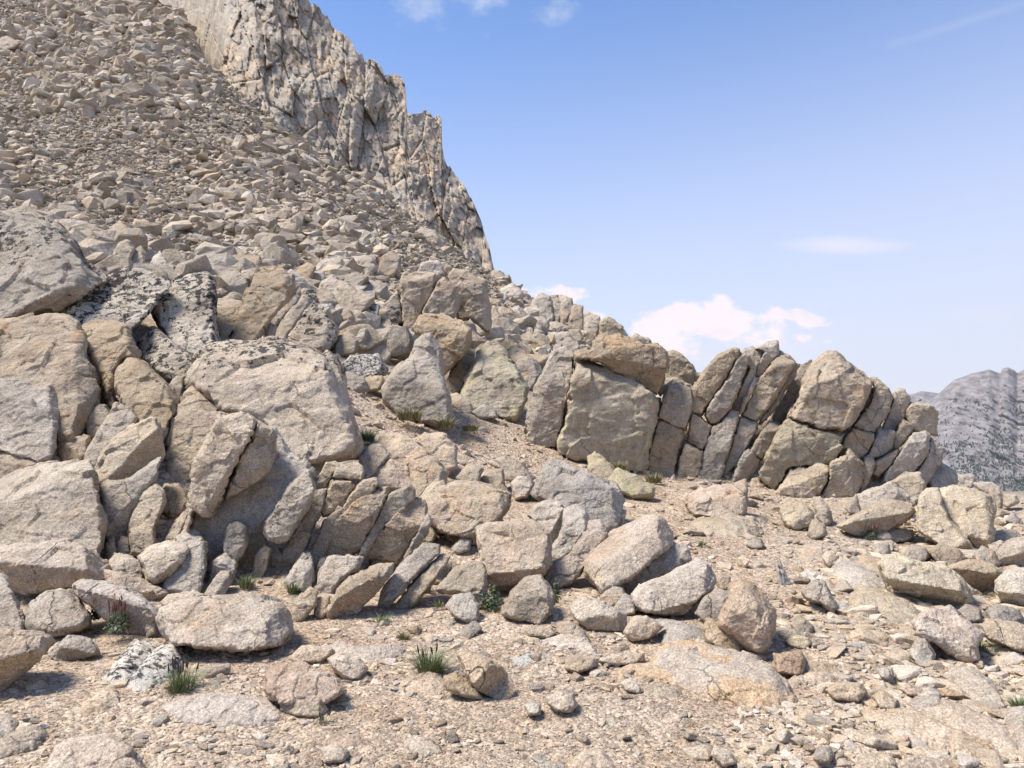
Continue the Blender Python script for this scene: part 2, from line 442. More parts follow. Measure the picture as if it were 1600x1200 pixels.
MAT = {
 'tan': granite('granite_tan', TAN_A, TAN_B, stain_amt=.3),
 'brown': granite('granite_brown', (.33, .27, .205), (.45, .38, .295), stain=(.48, .30, .15), stain_amt=.55),
 'grey': granite('granite_grey', (.35, .31, .265), (.46, .42, .37), stain_amt=.2),
 'pale': granite('granite_pale', (.46, .41, .35), (.58, .53, .47), stain=(.55, .40, .27), stain_amt=.25),
 'palebrown': granite('granite_buff', (.46, .39, .315), (.57, .49, .41), stain=(.56, .37, .22), stain_amt=.5),
 'pink': granite('granite_pink', (.47, .39, .33), (.56, .49, .43), stain=(.50, .35, .26), stain_amt=.45),
 'red': granite('granite_red', (.42, .30, .235), (.50, .39, .32), stain=(.38, .23, .16), stain_amt=.5, patch=(.55, .5, .44), patch_amt=.15),
 'rust': granite('granite_rust', (.45, .365, .28), (.55, .47, .38), stain=(.50, .33, .19), stain_amt=.5),
 'cube': granite('granite_peach', (.51, .425, .35), (.58, .51, .44), stain=(.54, .38, .27), stain_amt=.4),
 'egg': granite('granite_russet', (.43, .345, .28), (.54, .455, .39), stain=(.43, .29, .20), stain_amt=.5),
 'mixed': granite('granite_two_tone', (.54, .47, .41), (.60, .55, .50), stain_amt=.6, patch=(.50, .35, .215), patch_amt=.8, pscale=2.6),
 'ochre': granite('granite_ochre', (.46, .34, .22), (.55, .45, .34), stain=(.58, .50, .41), stain_amt=.5, patch=(.50, .41, .32), patch_amt=.4, pscale=2.2, uni=0.),
 'lichenshaded': granite('granite_grey_lichen_shaded', (.27, .25, .225), (.39, .365, .33), stain_amt=.1, lichen=.93),  # grey lichened rock, base darkened to paint in shade on the dome's face
 'yellow': granite('granite_lichened_yellow', (.47, .41, .325), (.58, .52, .43), stain=(.50, .40, .25), stain_amt=.3, tone=(.54, .49, .34), tone_amt=.3, crack=.8),
 'yellowish': granite('granite_olive', (.36, .31, .235), (.45, .40, .31), stain_amt=.35, tone=(.43, .39, .22), tone_amt=.5),
 'wall': granite('granite_wall', (.37, .32, .24), (.46, .41, .32), stain=(.42, .27, .16), stain_amt=.35, tone=(.46, .415, .29), tone_amt=.45, crack=.6),
 'wall2': granite('granite_wall_rusty', (.36, .30, .225), (.45, .385, .30), stain=(.50, .27, .13), stain_amt=.65, crack=.6),
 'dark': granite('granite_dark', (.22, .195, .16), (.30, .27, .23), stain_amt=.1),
 'bluegrey': granite('granite_blue', (.42, .43, .44), (.55, .56, .57), stain_amt=0),
 'lichen': granite('granite_black_lichen', (.38, .345, .30), (.49, .455, .41), stain_amt=.15, lichen=.93),
 'lichenhi': granite('granite_heavy_lichen', (.44, .405, .365), (.60, .57, .52), stain_amt=.1, lichen=.95, lichen_hi=True, uni=.1),
 'lichenw': granite('granite_white_lichen', (.52, .50, .47), (.66, .64, .61), stain_amt=.05, lichen=.93, lichen_hi=True, scale=2.6, bump=.6, uni=0.),
 'dome': granite('granite_dome', (.46, .41, .355), (.56, .51, .455), stain=(.54, .40, .27), stain_amt=.3, lichen=.93, lichen_hi='top'),
}
MAT['scree'] = granite('granite_scree', (.33, .29, .235), (.47, .42, .355), stain=(.46, .33, .2), stain_amt=.35, scale=.35, crack=0, speck=.5)
def ground_mat():
    m, nt = new_mat('gravelly_soil'); q = NB(nt)
    out = q.n('ShaderNodeOutputMaterial'); bs = q.n('ShaderNodeBsdfPrincipled'); q.l(bs.outputs[0], out.inputs[0])
    bs.inputs['Roughness'].default_value = .95; bs.inputs['Specular IOR Level'].default_value = .1
    g = q.n('ShaderNodeNewGeometry'); v = g.outputs['Position']
    base = q.mix(q.rng(q.noise(v, .9, 5, .6), .38, .62), (.365, .29, .215), (.475, .395, .31))
    base = q.mix(q.rng(q.noise(v, 2.5, 6, .7), .5, .72, 0, .55), base, (.36, .245, .15))
    base = q.mix(q.rng(q.noise(v, .35, 3, .6), .5, .62, 0, .55), base, (.37, .325, .265))
    vc = q.n('ShaderNodeTexVoronoi'); q.l(v, vc.inputs['Vector']); vc.inputs['Scale'].default_value = 60
    sp = q.n('ShaderNodeSeparateColor'); q.l(vc.outputs['Color'], sp.inputs[0])
    base = q.mix(1., base, q.mix(sp.outputs[0], (.62, .60, .58), (1.5, 1.45, 1.4)), 'MULTIPLY')
    vc2 = q.n('ShaderNodeTexVoronoi'); q.l(v, vc2.inputs['Vector']); vc2.inputs['Scale'].default_value = 17
    sp2 = q.n('ShaderNodeSeparateColor'); q.l(vc2.outputs['Color'], sp2.inputs[0])
    base = q.mix(.8, base, q.mix(sp2.outputs[1], (.75, .73, .71), (1.25, 1.22, 1.2)), 'MULTIPLY')
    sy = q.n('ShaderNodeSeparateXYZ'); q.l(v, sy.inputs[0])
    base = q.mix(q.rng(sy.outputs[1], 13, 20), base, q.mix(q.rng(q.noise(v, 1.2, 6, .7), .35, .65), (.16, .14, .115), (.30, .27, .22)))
    q.l(base, bs.inputs['Base Color'])
    h = q.math('ADD', q.math('MULTIPLY', vc.outputs['Distance'], -.012), q.math('MULTIPLY', vc2.outputs['Distance'], -.03))
    h = q.math('ADD', h, q.math('MULTIPLY', q.noise(v, 5, 8, .7), .08))
    bp = q.n('ShaderNodeBump'); q.l(h, bp.inputs['Height']); bp.inputs['Strength'].default_value = .9; bp.inputs['Distance'].default_value = 1
    q.l(bp.outputs[0], bs.inputs['Normal'])
    return m
MAT['ground'] = ground_mat()

# ------------------------------------------------------------------ terrain sheet
NA, ND = 720, 640
us = np.concatenate([np.linspace(-900, -60, 70, endpoint=False), np.linspace(-60, 1660, NA), np.linspace(1660, 2600, 71)[1:]])
ds = np.exp(np.linspace(math.log(1.6), math.log(110), ND))
U, Dg = np.meshgrid(us, ds)
Dc = np.maximum(Dg, 2.9)
P = terr_world(np.clip(U, -480, 2180).ravel(), Dc.ravel()).reshape(Dg.shape + (3,))
P[..., 0] = (U - 800) / F * Dg
near = Dg < 2.9
P[near, 1] = Dg[near]
far_drop = smooth(Dg, 95, 110)
P[..., 2] -= far_drop * 60
nr, nc = Dg.shape
idx = np.arange(nr * nc).reshape(nr, nc)
quads = np.stack([idx[:-1, :-1], idx[:-1, 1:], idx[1:, 1:], idx[1:, :-1]], -1).reshape(-1, 4)
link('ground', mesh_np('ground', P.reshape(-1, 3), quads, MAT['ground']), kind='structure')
# the flat shelf the photographer stands on, behind and beside the camera
bv = [(-70, 2.2, -.35), (70, 2.2, -.35), (70, -60, -3), (-70, -60, -3)]
link('terrain_behind', mesh_np('terrain_behind', np.array(bv), np.array([[0, 3, 2, 1]]), MAT['ground']), kind='structure')

ROCKS = """
b|lichendark|large grey domed boulder with black lichen flank at the left edge, high on the pile|-40,340 0,334 35,337 75,350 95,362 115,385 135,410 155,425 172,438 165,447 140,458 120,468 95,482 60,484 20,495 -40,508|-40,372 90,372 .9;60,380 165,470 .5|T=1.1
b|tan|flat pale rock showing just above the top of the grey domed boulder|-40,330 10,330 45,334 62,345 80,360 20,365 -40,360||
b|lichenhi|white boulder thick with black lichen right of the grey dome|97,482 125,462 150,445 178,430 200,419 225,421 262,437 268,445 258,458 240,478 222,500 210,515 217,545 200,562 160,545 130,525 110,505|100,480 200,500 .8|
b|brown|tall tan rounded boulder hanging below the white lichen boulder, dark crevice on its left|125,512 150,500 175,500 195,510 205,525 218,555 214,566 195,566 185,580 182,605 188,640 172,650 160,610 145,575 128,545|130,535 200,535 .6;200,640 140,540 .7|bev=.7
k|lichenhi|upright white block speckled with black lichen between the dome and the leaning brown pillar|240,478 262,450 275,435 295,428 325,432 335,445 337,475 333,500 341,530 322,545 303,553 285,545 265,527 250,510 240,495|255,452 330,440 .8;325,440 332,540 .8|
k|lichenhi|low lichen-blackened block under the upright white lichen block|216,535 240,510 262,528 283,548 301,557 294,585 288,604 275,600 255,585 225,565||
b|brown|big brown scalloped boulder under the grey dome at the left edge|-30,500 0,502 40,500 75,492 102,491 120,503 128,525 133,550 150,585 158,605 152,635 132,670 118,682 100,692 88,700 80,650 60,610 -30,610|0,520 110,512 .8;-30,560 105,560 .35;110,520 128,660 .6|
k|grey|squared grey block with a sharp upper corner at the left edge|-30,590 10,592 45,602 55,603 75,600 98,598 99,612 93,640 91,680 86,705 68,722 45,712 10,705 -30,705|-30,606 90,612 1;88,610 80,715 .7|T=.35
s|brown|lens-shaped brown slab beneath the squared grey block|-20,700 5,697 30,699 50,708 65,722 72,738 40,750 0,765 -20,765|-20,722 60,726 .7|
t|grey|small grey pebble-like rock in the gap right of the lens-shaped slab|70,712 80,706 92,715 99,724 90,735 70,735||
k|pale|huge pale block with a bright sloping top at the left edge|-30,775 0,755 45,732 90,724 140,720 146,735 150,760 160,790 166,815 162,840 152,864 125,853 92,848 0,853 -30,853|-30,792 132,742 1.1;133,740 148,862 .9|T=.55
b|palebrown|wide pale boulder with dark underside carrying the huge pale block|-30,853 0,850 60,846 92,843 125,849 150,863 169,885 168,905 140,914 115,914 75,919 45,923 20,916 0,890 -30,880|170,895 0,878 .9;95,845 168,900 .5|T=.7 k=-.15
b|tan|egg-shaped tan boulder standing in the crevice below the tall rounded boulder|180,600 185,575 200,557 215,562 240,580 262,600 281,622 280,640 265,662 255,700 240,700 215,675 205,652 188,628|205,560 278,625 1;280,645 235,690 .5|
t|grey|small grey wedge between the egg-shaped boulder and the lichen block|264,602 275,588 287,590 286,625 275,620||
k|brown|brown rectangular block leaning left of the great pale dome|300,606 320,620 342,640 342,655 335,675 320,705 308,724 275,718 250,712 262,675 275,640 288,618|300,625 275,710 -.01;290,622 340,652 .9|
s|tan|narrow slab with a lit edge leaning against the egg-shaped boulder|180,632 205,640 214,655 207,667 182,692 160,718 150,735 133,725 125,720 140,695 165,655 175,640|205,650 150,725 1|
t|brown|dark small block sunk behind the narrow leaning slab|88,702 100,688 120,680 140,682 146,695 128,720 100,728||
t|brown|rounded brown rock deep in the crevice above the narrow leaning slab|132,658 150,628 168,634 173,645 160,672 140,690||
s|pale|thick slab with bright ridge leaning right, above the huge pale block|147,732 160,702 185,682 215,662 235,652 243,655 250,680 254,712 245,722 225,737 205,752 175,760 155,758|245,668 165,752 1|T=.3
s|grey|dark wedge slab propped under the bright-ridged slab|155,757 180,752 205,748 245,718 254,710 247,742 234,767 217,792 207,822 202,862 175,875 165,842 163,802|250,722 190,800 .7|k=.2
k|grey|stubby round-topped column right of the dark wedge slab|235,755 245,757 255,770 258,785 249,805 243,822 239,848 215,852 203,850 200,830 210,790 225,762||
t|grey|squat stone at the foot of the round-topped column|203,828 225,820 240,822 243,850 232,864 205,864||k=-.1
t|tan|smooth tan oval stone right of the round-topped column|243,775 258,757 278,757 291,770 296,785 288,800 270,807 252,797||k=.1
t|palebrown|small stone perched on the smooth tan oval stone|245,742 262,738 276,750 277,758 260,760 246,754||k=.2
t|tan|round knobbly stone at the top right of the little stack|261,724 275,717 298,730 301,742 285,762 272,752 260,738||k=.2
t|grey|round knobbly stone at the top left of the little stack|244,722 255,712 275,715 264,728 259,738 246,737||k=.35
t|grey|thin bar of rock slanting down beside the tall bright slab|284,803 296,790 291,812 276,846 262,850 256,842 270,820||
t|brown|small brown block lying at the foot of the dark wedge slab|165,850 178,838 182,862 180,878 165,872||
t|grey|upright rounded stone at the foot of the dark wedge slab|182,850 190,838 202,842 204,868 185,870||
s|pale|tall bright slab with a broad lit face left of the great pale dome|342,645 352,650 378,645 395,655 401,661 390,692 375,714 362,742 350,777 335,802 325,810 312,804 305,798 298,832 288,838 292,802 300,762 305,722 320,692 335,662|398,670 318,800 .8;320,665 392,658 .7|T=.3 d=6.85
s|grey|triangular grey flake set in the big curved slab, below the great dome|401,662 425,670 431,682 427,715 421,738 405,752 385,763 355,782 352,777 364,744 377,714 391,692|430,700 360,770 .35|T=.22 d=6.92
s|pale|big curved slab with a lit upper band and dark lower flank|400,655 430,672 455,705 478,720 488,740 470,765 444,797 424,828 408,855 385,885 345,905 322,903 300,860 300,800 330,740 370,690|488,742 425,800 .5;425,800 350,880 .5|T=.3 d=7.15
s|grey|rounded grey slab nested in the foot of the big curved slab|354,822 370,813 383,822 389,845 381,867 362,884 349,880 350,848||d=6.72 T=.2
t|tan|small squared stone beneath the tall bright slab|294,832 312,802 328,808 319,837 306,852 291,844||
k|pale|pale angular block with a jutting right corner, low in the left pile|216,870 235,855 262,848 290,850 298,861 290,872 275,892 260,904 240,910 230,902 226,885|298,864 232,905 1|T=.22 k=-.1
k|grey|grey block standing behind the pale angular block|275,842 290,828 310,830 321,850 321,890 313,922 280,928 252,920 258,900 285,872||
s|rust|rounded pinkish slab lying left of the pale angular block|164,882 180,866 200,868 220,880 232,902 225,910 195,906 170,895||
s|pink|flat pink slab sloping down to the right under the huge pale boulder|163,890 195,896 235,911 264,926 252,938 218,937 190,929 165,915|262,930 175,915 .8|
s|pink|long wedge slab with a dark front beside red-flowered plants|117,915 130,908 165,910 195,918 225,935 251,958 242,968 226,988 205,985 170,970 150,950 120,932|252,962 120,918 .9|T=.28
b|tan|rounded tan boulder sheltered under the wide pale boulder|38,965 50,942 75,925 95,920 112,925 130,945 143,960 141,977 120,984 90,991 60,989 42,980||bev=.8
b|grey|pale grey boulder cut by the left edge above the gravel|-30,890 0,892 12,905 25,940 38,970 43,987 0,992 -30,992|5,892 38,985 .6|
b|rust|big tan boulder with shadowed underside at the left edge in the foreground|-30,975 0,977 30,985 78,992 82,1002 60,1032 30,1053 5,1073 -30,1085|82,1000 -30,1045 1.2|T=.3
s|grey|grey wedge stone on the gravel right of the left-edge foreground boulder|75,1022 108,993 140,998 150,1010 157,1021 120,1028 90,1030|155,1018 85,1012 .9|
b|palebrown|big smooth cream boulder on the gravel below the left pile|247,965 255,950 290,935 325,932 350,932 390,930 420,938 440,945 450,960 456,985 440,1007 400,1013 340,1011 270,1004 255,988|255,957 440,957 .8;445,945 452,1005 .6|T=.35
s|pale|low pale slab showing behind the big smooth cream boulder|252,940 265,930 300,924 322,930 300,945 262,958||
t|rust|small upright ochre shard beside the big smooth cream boulder|228,962 240,955 246,970 243,988 230,994 227,980||T=.04
s|lichenw|left half of the split white slab peppered with lichen, on the gravel|160,1060 190,1025 210,1003 230,1001 256,1005 241,1021 216,1047 201,1068 178,1076||T=.08 f=1
s|lichenw|right half of the split white slab peppered with lichen, beside grass|192,1074 215,1050 250,1012 276,1002 301,1010 301,1022 291,1034 271,1059 241,1074 215,1084|300,1012 262,1062 1|T=.13 f=1
s|palebrown|pale wedge stone below the split lichen slab|125,1108 175,1070 188,1090 186,1102 160,1114 130,1117||T=.09 f=1
s|pink|long flat pale pink slab in the left foreground|232,1088 260,1085 330,1087 400,1090 435,1098 442,1110 430,1127 380,1134 320,1129 280,1124 262,1108||T=.09 bev=.5 f=1
b|red|reddish boulder crossed by a thin white quartz vein|415,1055 425,1038 470,1035 500,1050 525,1060 537,1080 510,1097 480,1101 440,1096 418,1092|420,1048 520,1062 1|T=.14
s|grey|thin grey slab leaning against the foot of the reddish boulder|438,1100 475,1092 500,1095 512,1108 500,1120 465,1117 440,1110||
s|pink|rounded pink slab above the reddish boulder|452,1027 475,1010 515,1010 522,1020 500,1033 460,1036||T=.08
k|palebrown|cream chunk just right of the rounded pink slab|513,1030 530,1022 560,1030 574,1045 560,1059 540,1059 520,1044||T=.1
s|palebrown|long thin slabs of cream rock lying flat above the cream chunk|515,1010 530,1002 560,1012 600,1008 632,1010 626,1021 600,1030 560,1032 528,1024||T=.06 f=1
b|pink|broad pinkish boulder cut by the bottom edge at lower left|60,1215 85,1175 130,1155 175,1158 205,1175 232,1220||T=.15 f=1
s|grey|dark grey slab near the lower left corner|-10,1168 30,1142 60,1135 74,1148 50,1168 0,1182||T=.08 f=1
s|rust|brownish low slab left of the dark grey slab|-30,1125 5,1120 30,1130 20,1145 -30,1160||T=.08 f=1
s|pale|bright bar-shaped slab with a blunt lower end leaning in the fan|475,738 483,740 493,760 486,787 466,817 452,842 441,849 420,844 412,832 415,815 435,785 460,750|492,765 445,848 .8|T=.16 d=6.7 g=0.3
s|grey|grey slab directly right of the bright bar-shaped slab|490,765 512,762 507,792 492,817 482,847 470,872 452,892 432,908 424,898 445,850 465,820 480,795|| d=6.95 g=0.3 T=.12
k|tan|small broken block at the head of the fan of slabs|509,722 525,720 533,728 521,742 509,765 495,767 487,757 500,740|| d=7.18 g=0.3 T=.12
k|grey|wedge block on top of the fan, right of the broken one|527,722 560,719 570,735 566,752 545,750 517,747|528,735 568,740 .9| d=7.18 g=0.3 T=.12
s|tan|tapered slab under the wedge block in the fan|518,750 550,750 556,762 532,787 521,803 505,808 499,797 510,770|| d=7.08 g=0.3 T=.12
s|grey|thin splinter slab right of the tapered slab|550,762 567,756 547,786 532,812 516,824 511,812 530,785|| d=7.03 g=0.3 T=.12
s|grey|rounded narrow slab topping the middle of the fan|568,750 588,747 594,756 577,777 552,797 536,812 529,803 545,775|| d=6.98 g=0.3 T=.12
s|brown|largest grey-brown slab in the middle of the fan, rust stain on it|588,762 605,761 610,771 592,802 577,832 562,860 547,869 520,876 507,880 498,905 492,905 500,870 515,830 530,805 560,777|608,772 540,868 .3|T=.2 d=6.98 g=0.3
s|tan|upper slab of the right-hand pair in the fan|608,771 640,757 650,765 647,782 622,807 602,822 590,825 591,800|| d=6.98 g=0.3 T=.12
s|grey|thin sliver squeezed between the two biggest slabs of the fan|588,826 600,824 584,852 572,868 563,868 573,838|| d=6.88 g=0.3 T=.12
s|brown|broad darker slab at the right side of the fan|640,778 656,775 664,790 667,807 662,822 647,842 632,867 622,882 595,874 573,869 580,850 600,820 620,800|640,780 585,868 -.01|T=.2 d=7.02 g=0.3
t|grey|small grey rock leaning on the right side of the fan|655,832 668,815 681,810 682,832 674,850 660,853||
t|grey|tiny block at the lower right of the broad darker slab|638,848 655,838 661,851 645,864||
s|pink|short horizontal slab lying across the foot of the fan|453,862 465,855 500,858 512,865 497,875 470,879 454,878||k=-.1
k|grey|pointed grey stone standing below the horizontal slab|445,908 470,870 485,864 489,880 489,907 480,924 455,920|484,868 470,920 .6|
s|tan|slab with a groove lying right of the pointed stone|495,920 500,895 515,870 545,868 567,872 561,887 532,903 521,924 505,930||
s|grey|rounded block under the broad darker slab|578,864 600,858 627,870 622,887 590,889 580,882||
s|tan|big blunt slab at the lower edge of the fan|513,950 530,920 545,905 590,882 613,882 611,897 591,922 576,937 556,959 525,970 514,963|612,890 530,930 .9|T=.2
s|grey|long slab rising to the right beside the big blunt slab|588,948 600,915 625,885 650,860 660,850 686,852 687,866 661,888 641,908 621,932 600,953|686,862 600,948 .8|T=.14
s|grey|outermost long thin slab at the lower right of the fan|613,948 640,915 660,895 690,865 712,861 697,882 682,902 666,922 646,943 625,949||T=.1
k|tan|tan knobbly block at the lower left of the big blunt slab|453,965 462,940 485,918 496,925 493,947 476,963 460,974||
t|brown|small stacked brown stone beside the knobbly block|493,935 515,930 513,957 501,968 491,960||
t|brown|little flat stone on the small stacked brown stone|488,915 510,912 514,925 498,932||k=.1
b|grey|pale grey boulder wedged under the left of the cube boulder|681,922 710,890 735,878 752,880 760,895 762,940 755,955 742,940 720,926 700,928|690,905 760,900 -.01;765,930 690,924 .6|T=.25 k=.1
k|grey|split grey stone beside the grass at the left of the cube boulder|697,947 710,930 735,928 747,945 747,967 730,972 705,958||
s|brown|brown slab in shadow left of the foot of the fan|348,905 355,885 390,840 410,842 414,857 402,887 380,910 360,915|| d=6.85
s|brown|shadowed upright rib below the bright bar-shaped slab|413,855 432,850 442,870 437,892 422,908 408,900|| d=6.9
t|grey|small blue-grey triangular stone below the shadowed slab|316,928 345,892 360,893 361,907 351,928 330,935|358,895 335,932 .7|
b|dome|great pale dome of granite with black lichen along its top, centre left|288,602 295,575 305,555 325,540 365,535 400,533 425,529 460,535 490,545 510,553 525,575 535,600 545,630 555,660 563,690 556,703 530,713 500,718 480,722 455,712 430,695 395,660 345,655 320,630 300,612|300,578 515,580 .55;527,590 545,705 .8|T=.75 bev=.5
b|brown|tall brown boulder leaning right with a rounded head above the great dome|400,425 415,418 440,420 455,432 467,448 457,462 441,478 421,503 406,523 392,540 370,540 358,530 370,500 385,460|405,430 460,445 .9;458,450 400,530 .6|
k|brown|orange-brown bar leaning against the tall brown boulder|440,468 455,445 468,454 471,465 456,482 441,497 431,510 417,500||
k|tan|short block at the foot of the orange-brown bar|390,540 400,517 415,502 432,510 427,527 417,540||
s|lichen|narrow dark-spotted slab right of the orange-brown bar|464,477 480,453 496,455 491,467 471,492 451,522 441,536 425,536 435,512 450,490||
b|lichen|rounded boulder with black lichen patches right of the narrow dark-spotted slab|449,532 462,500 475,480 486,465 496,480 511,495 530,517 522,532 508,548 480,546 465,542||
b|tan|lumpy tan boulder with a smooth side above the black-patched boulder|495,460 505,440 520,431 545,445 560,458 586,464 576,482 561,493 546,508 529,522 511,497 497,477|500,450 580,470 .8|
s|lichen|pale rib with a lichen spot right of the lumpy tan boulder|548,515 565,485 580,475 593,478 589,502 576,522 560,535 547,530||
t|grey|grey cobble in the gap left of the lichen-capped flat stone|518,550 530,525 545,518 559,532 556,550 535,555||
k|brown|squat tan-orange block left of the tall brown boulder|334,472 345,467 378,472 382,485 372,508 355,525 336,520|336,482 380,480 1|
k|tan|smooth cube above the squat tan-orange block|334,468 334,437 355,435 370,445 379,460 373,472 345,470||
k|tan|upright rectangular block topping the group left of the tall brown boulder|357,442 360,420 368,406 405,400 409,410 407,422 392,443 375,450|364,415 405,408 1|
k|brown|small brown block behind the head of the tall brown boulder|458,442 465,420 480,412 493,418 487,432 477,447 467,455||
k|tan|leaning block just right of the small brown block|473,453 490,427 505,424 509,435 501,447 490,456||
s|lichenw|flat white lichen-capped stone balanced left of the pointed boulder|533,572 550,556 590,555 605,575 601,585 570,590 546,583||T=.3
b|grey|grey boulder beneath the lichen-capped flat stone|531,583 545,581 570,592 577,607 567,616 545,614 534,604||
t|tan|round cobble tucked under the lichen-capped flat stone|566,591 596,587 602,596 592,608 575,612||
b|lichen|left leaning pillar with lichen at its base, split from its neighbour by a crack|566,556 575,530 585,508 596,480 620,452 625,462 627,505 630,560 600,562|572,545 620,460 .7|d=17.5
b|brown|middle pillar with orange stains between two black cracks|624,450 632,430 655,424 680,427 685,435 676,457 661,483 650,508 643,535 635,558 631,540 628,490|628,440 682,440 .8|d=17.5
b|brown|right-hand pillar of the cracked outcrop above the overhanging boulder|685,440 695,434 710,450 720,466 717,482 707,498 690,495 670,492 656,505 662,485|707,450 712,495 .7|d=17.4
b|tan|tall rounded rock behind the right-hand pillar with a vertical edge|698,435 708,420 740,428 758,440 763,460 766,482 768,505 764,522 750,510 735,495 718,500 708,470|702,432 760,448 .8;750,435 758,515 .8|d=18.3
k|pale|pale block on top of the middle pillar|653,424 660,410 685,407 692,417 694,430 685,433 655,430||d=18.3
k|grey|small grey block capping the outcrop behind the pale block|690,425 697,414 706,418 705,435 697,440||d=18.6
b|brown|overhanging brown boulder with a pale top, above the pointed boulder|648,510 655,500 665,490 695,493 720,501 734,514 737,530 730,547 717,562 702,577 692,586 682,562 674,537 664,527 650,522|655,505 725,515 1;690,500 690,501 0|d=15.2 T=.5
b|grey|pointed grey boulder like a shark fin in the centre|650,535 660,524 672,524 685,545 691,565 695,600 702,620 705,642 697,662 680,664 650,652 620,644 598,625 596,602 620,577 640,560|655,530 690,640 -.01;676,530 700,640 .7|T=.5
s|brown|dark narrow wedge between the pointed boulder and the pentagonal boulder|690,604 715,566 730,545 741,548 740,562 727,592 718,616 700,612||
b|yellowish|pentagonal boulder with a flat mossy-tan face in the centre|720,617 728,595 740,570 746,552 762,535 775,535 790,550 811,580 824,605 820,627 807,654 795,659 775,645 745,640 725,630|742,565 790,555 .9;785,548 822,610 .9|T=.3
b|tan|cone-shaped tan rock behind the overhanging boulder|717,507 732,490 745,500 760,514 765,524 752,536 735,532||
b|brown|brown rounded rock right of the pentagonal boulder|790,550 805,540 820,550 840,565 847,580 837,597 826,609 815,594 805,572||
s|tan|small horizontal cap stone above the pentagonal boulder|750,540 765,527 785,530 800,540 795,548 775,540 758,548||k=-.3
s|pale|oblong stone lying at the foot of the dark narrow wedge|701,618 715,616 730,626 740,640 735,648 718,643 705,630||
t|grey|small grey stone at the foot of the pentagonal boulder|738,643 758,632 775,640 778,652 750,655||
s|tan|tall leaning slab with an orange stain left of the great flat wall|818,680 837,605 852,575 865,547 885,540 898,555 896,580 888,628 881,657 868,700 845,703 828,695|870,548 830,690 -.01;838,690 862,560 .5|T=.35 d=13.2
b|wall|great flat rock wall with yellow-green stains, tallest face of the outcrop|900,566 920,565 955,573 985,590 1006,601 1021,620 1027,642 1023,664 1016,699 1009,744 980,742 942,728 905,720 870,712 871,692 884,655 889,625 894,592|900,577 1015,612 1.2|T=.45 bev=.25 d=13
b|brown|massive capstone boulder lying on the great flat wall|898,553 910,547 925,547 928,535 940,525 965,522 985,528 1005,539 1025,536 1040,549 1043,567 1036,592 1026,619 1010,609 995,600 970,585 942,569 922,564 900,564|930,540 1035,548 .9;1045,570 925,560 .6|d=13.2 T=.5
k|tan|upper block of the narrow column right of the great flat wall|1044,603 1060,599 1081,609 1082,625 1078,651 1071,672 1055,667 1029,653 1034,630|1040,610 1080,618 1|d=13.2
k|tan|lower block of the narrow column right of the great flat wall|1028,656 1040,660 1067,673 1066,688 1058,713 1051,756 1030,753 1009,744 1015,706|1062,675 1045,752 .5|d=13
t|grey|small sliver between the great wall and the narrow column|1022,621 1033,622 1031,640 1026,652||d=13.2
t|grey|dark thin plate leaning above the narrow column|1026,610 1042,600 1052,592 1048,604 1032,620||d=13.4
s|tan|cracked rounded rock on the skyline behind the capstone|1036,551 1055,549 1068,557 1080,571 1090,588 1087,612 1070,605 1038,600||d=15
s|grey|low ledge of blocky rock behind the narrow column|1040,590 1060,592 1080,603 1088,612 1085,625 1060,612 1040,610||d=14.2
s|tan|first slab of the right outcrop, leaning right against the sky|1156,546 1150,543 1140,546 1122,557 1107,571 1095,590 1082,608 1079,642 1095,651 1111,629 1126,606 1144,574 1155,559|1155,550 1093,648 .6|d=13.4 T=.3
s|tan|second slab of the right outcrop, long with a blunt foot|1171,557 1160,555 1150,562 1132,600 1112,625 1100,648 1110,662 1122,661 1139,641 1151,618 1163,586 1171,568||d=13.3 T=.28
s|tan|third slab of the right outcrop with a broken top|1153,559 1163,544 1175,542 1195,550 1191,562 1181,582 1175,603 1162,640 1155,647 1141,637 1155,608 1169,577||d=13.5 T=.28
s|grey|small peaked slab forming the highest point of the right outcrop|1178,546 1200,535 1214,533 1217,543 1216,555 1201,572 1188,590 1179,587 1185,567 1194,552||d=13.5 T=.2
s|tan|wide slab with a rounded shoulder below the peaked slab|1218,549 1232,556 1242,567 1238,578 1226,598 1211,621 1196,643 1182,660 1159,648 1175,617 1185,593 1200,575|1240,568 1185,655 .7;1205,572 1240,566 .8|d=13.4 T=.3
s|grey|thin finger of rock under the peaked slab|1177,589 1185,592 1183,601 1171,621 1163,641 1155,648 1158,632 1169,607||d=13.2 T=.12
s|grey|paper-thin leaning slab right of the rounded-shoulder slab|1242,567 1251,570 1241,593 1226,613 1211,641 1190,664 1184,662 1199,640 1224,600||d=13.4 T=.12
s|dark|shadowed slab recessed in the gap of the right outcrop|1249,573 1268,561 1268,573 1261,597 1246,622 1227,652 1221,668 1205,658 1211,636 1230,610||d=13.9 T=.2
b|wall2|great pyramidal block with rusty stains near the top of the right outcrop|1271,567 1292,549 1305,549 1322,566 1347,584 1363,596 1358,613 1343,641 1331,663 1320,671 1275,667 1231,653 1249,612|1250,648 1285,560 .9;1290,560 1360,606 1|d=13.2 T=.5 bev=.25
s|tan|thin slice between the great pyramidal block and the next slab|1362,606 1367,612 1358,634 1334,659 1331,652 1349,627||d=13.4 T=.12
s|tan|four-sided slab right of the great pyramidal block|1360,589 1372,593 1388,609 1395,622 1388,641 1378,661 1367,678 1345,672 1331,665 1357,636 1366,612||d=13.4 T=.3
s|tan|fourth slab from the right end along the outcrop's sloping crest|1394,615 1402,609 1412,611 1421,620 1420,633 1413,656 1401,674 1376,672 1387,648 1395,627||d=13.6 T=.28
k|pale|pale block at the right end of the outcrop against the far mountain|1417,640 1424,630 1457,634 1463,643 1464,680 1427,674 1417,655|1452,634 1450,678 1|d=13.6 T=.35
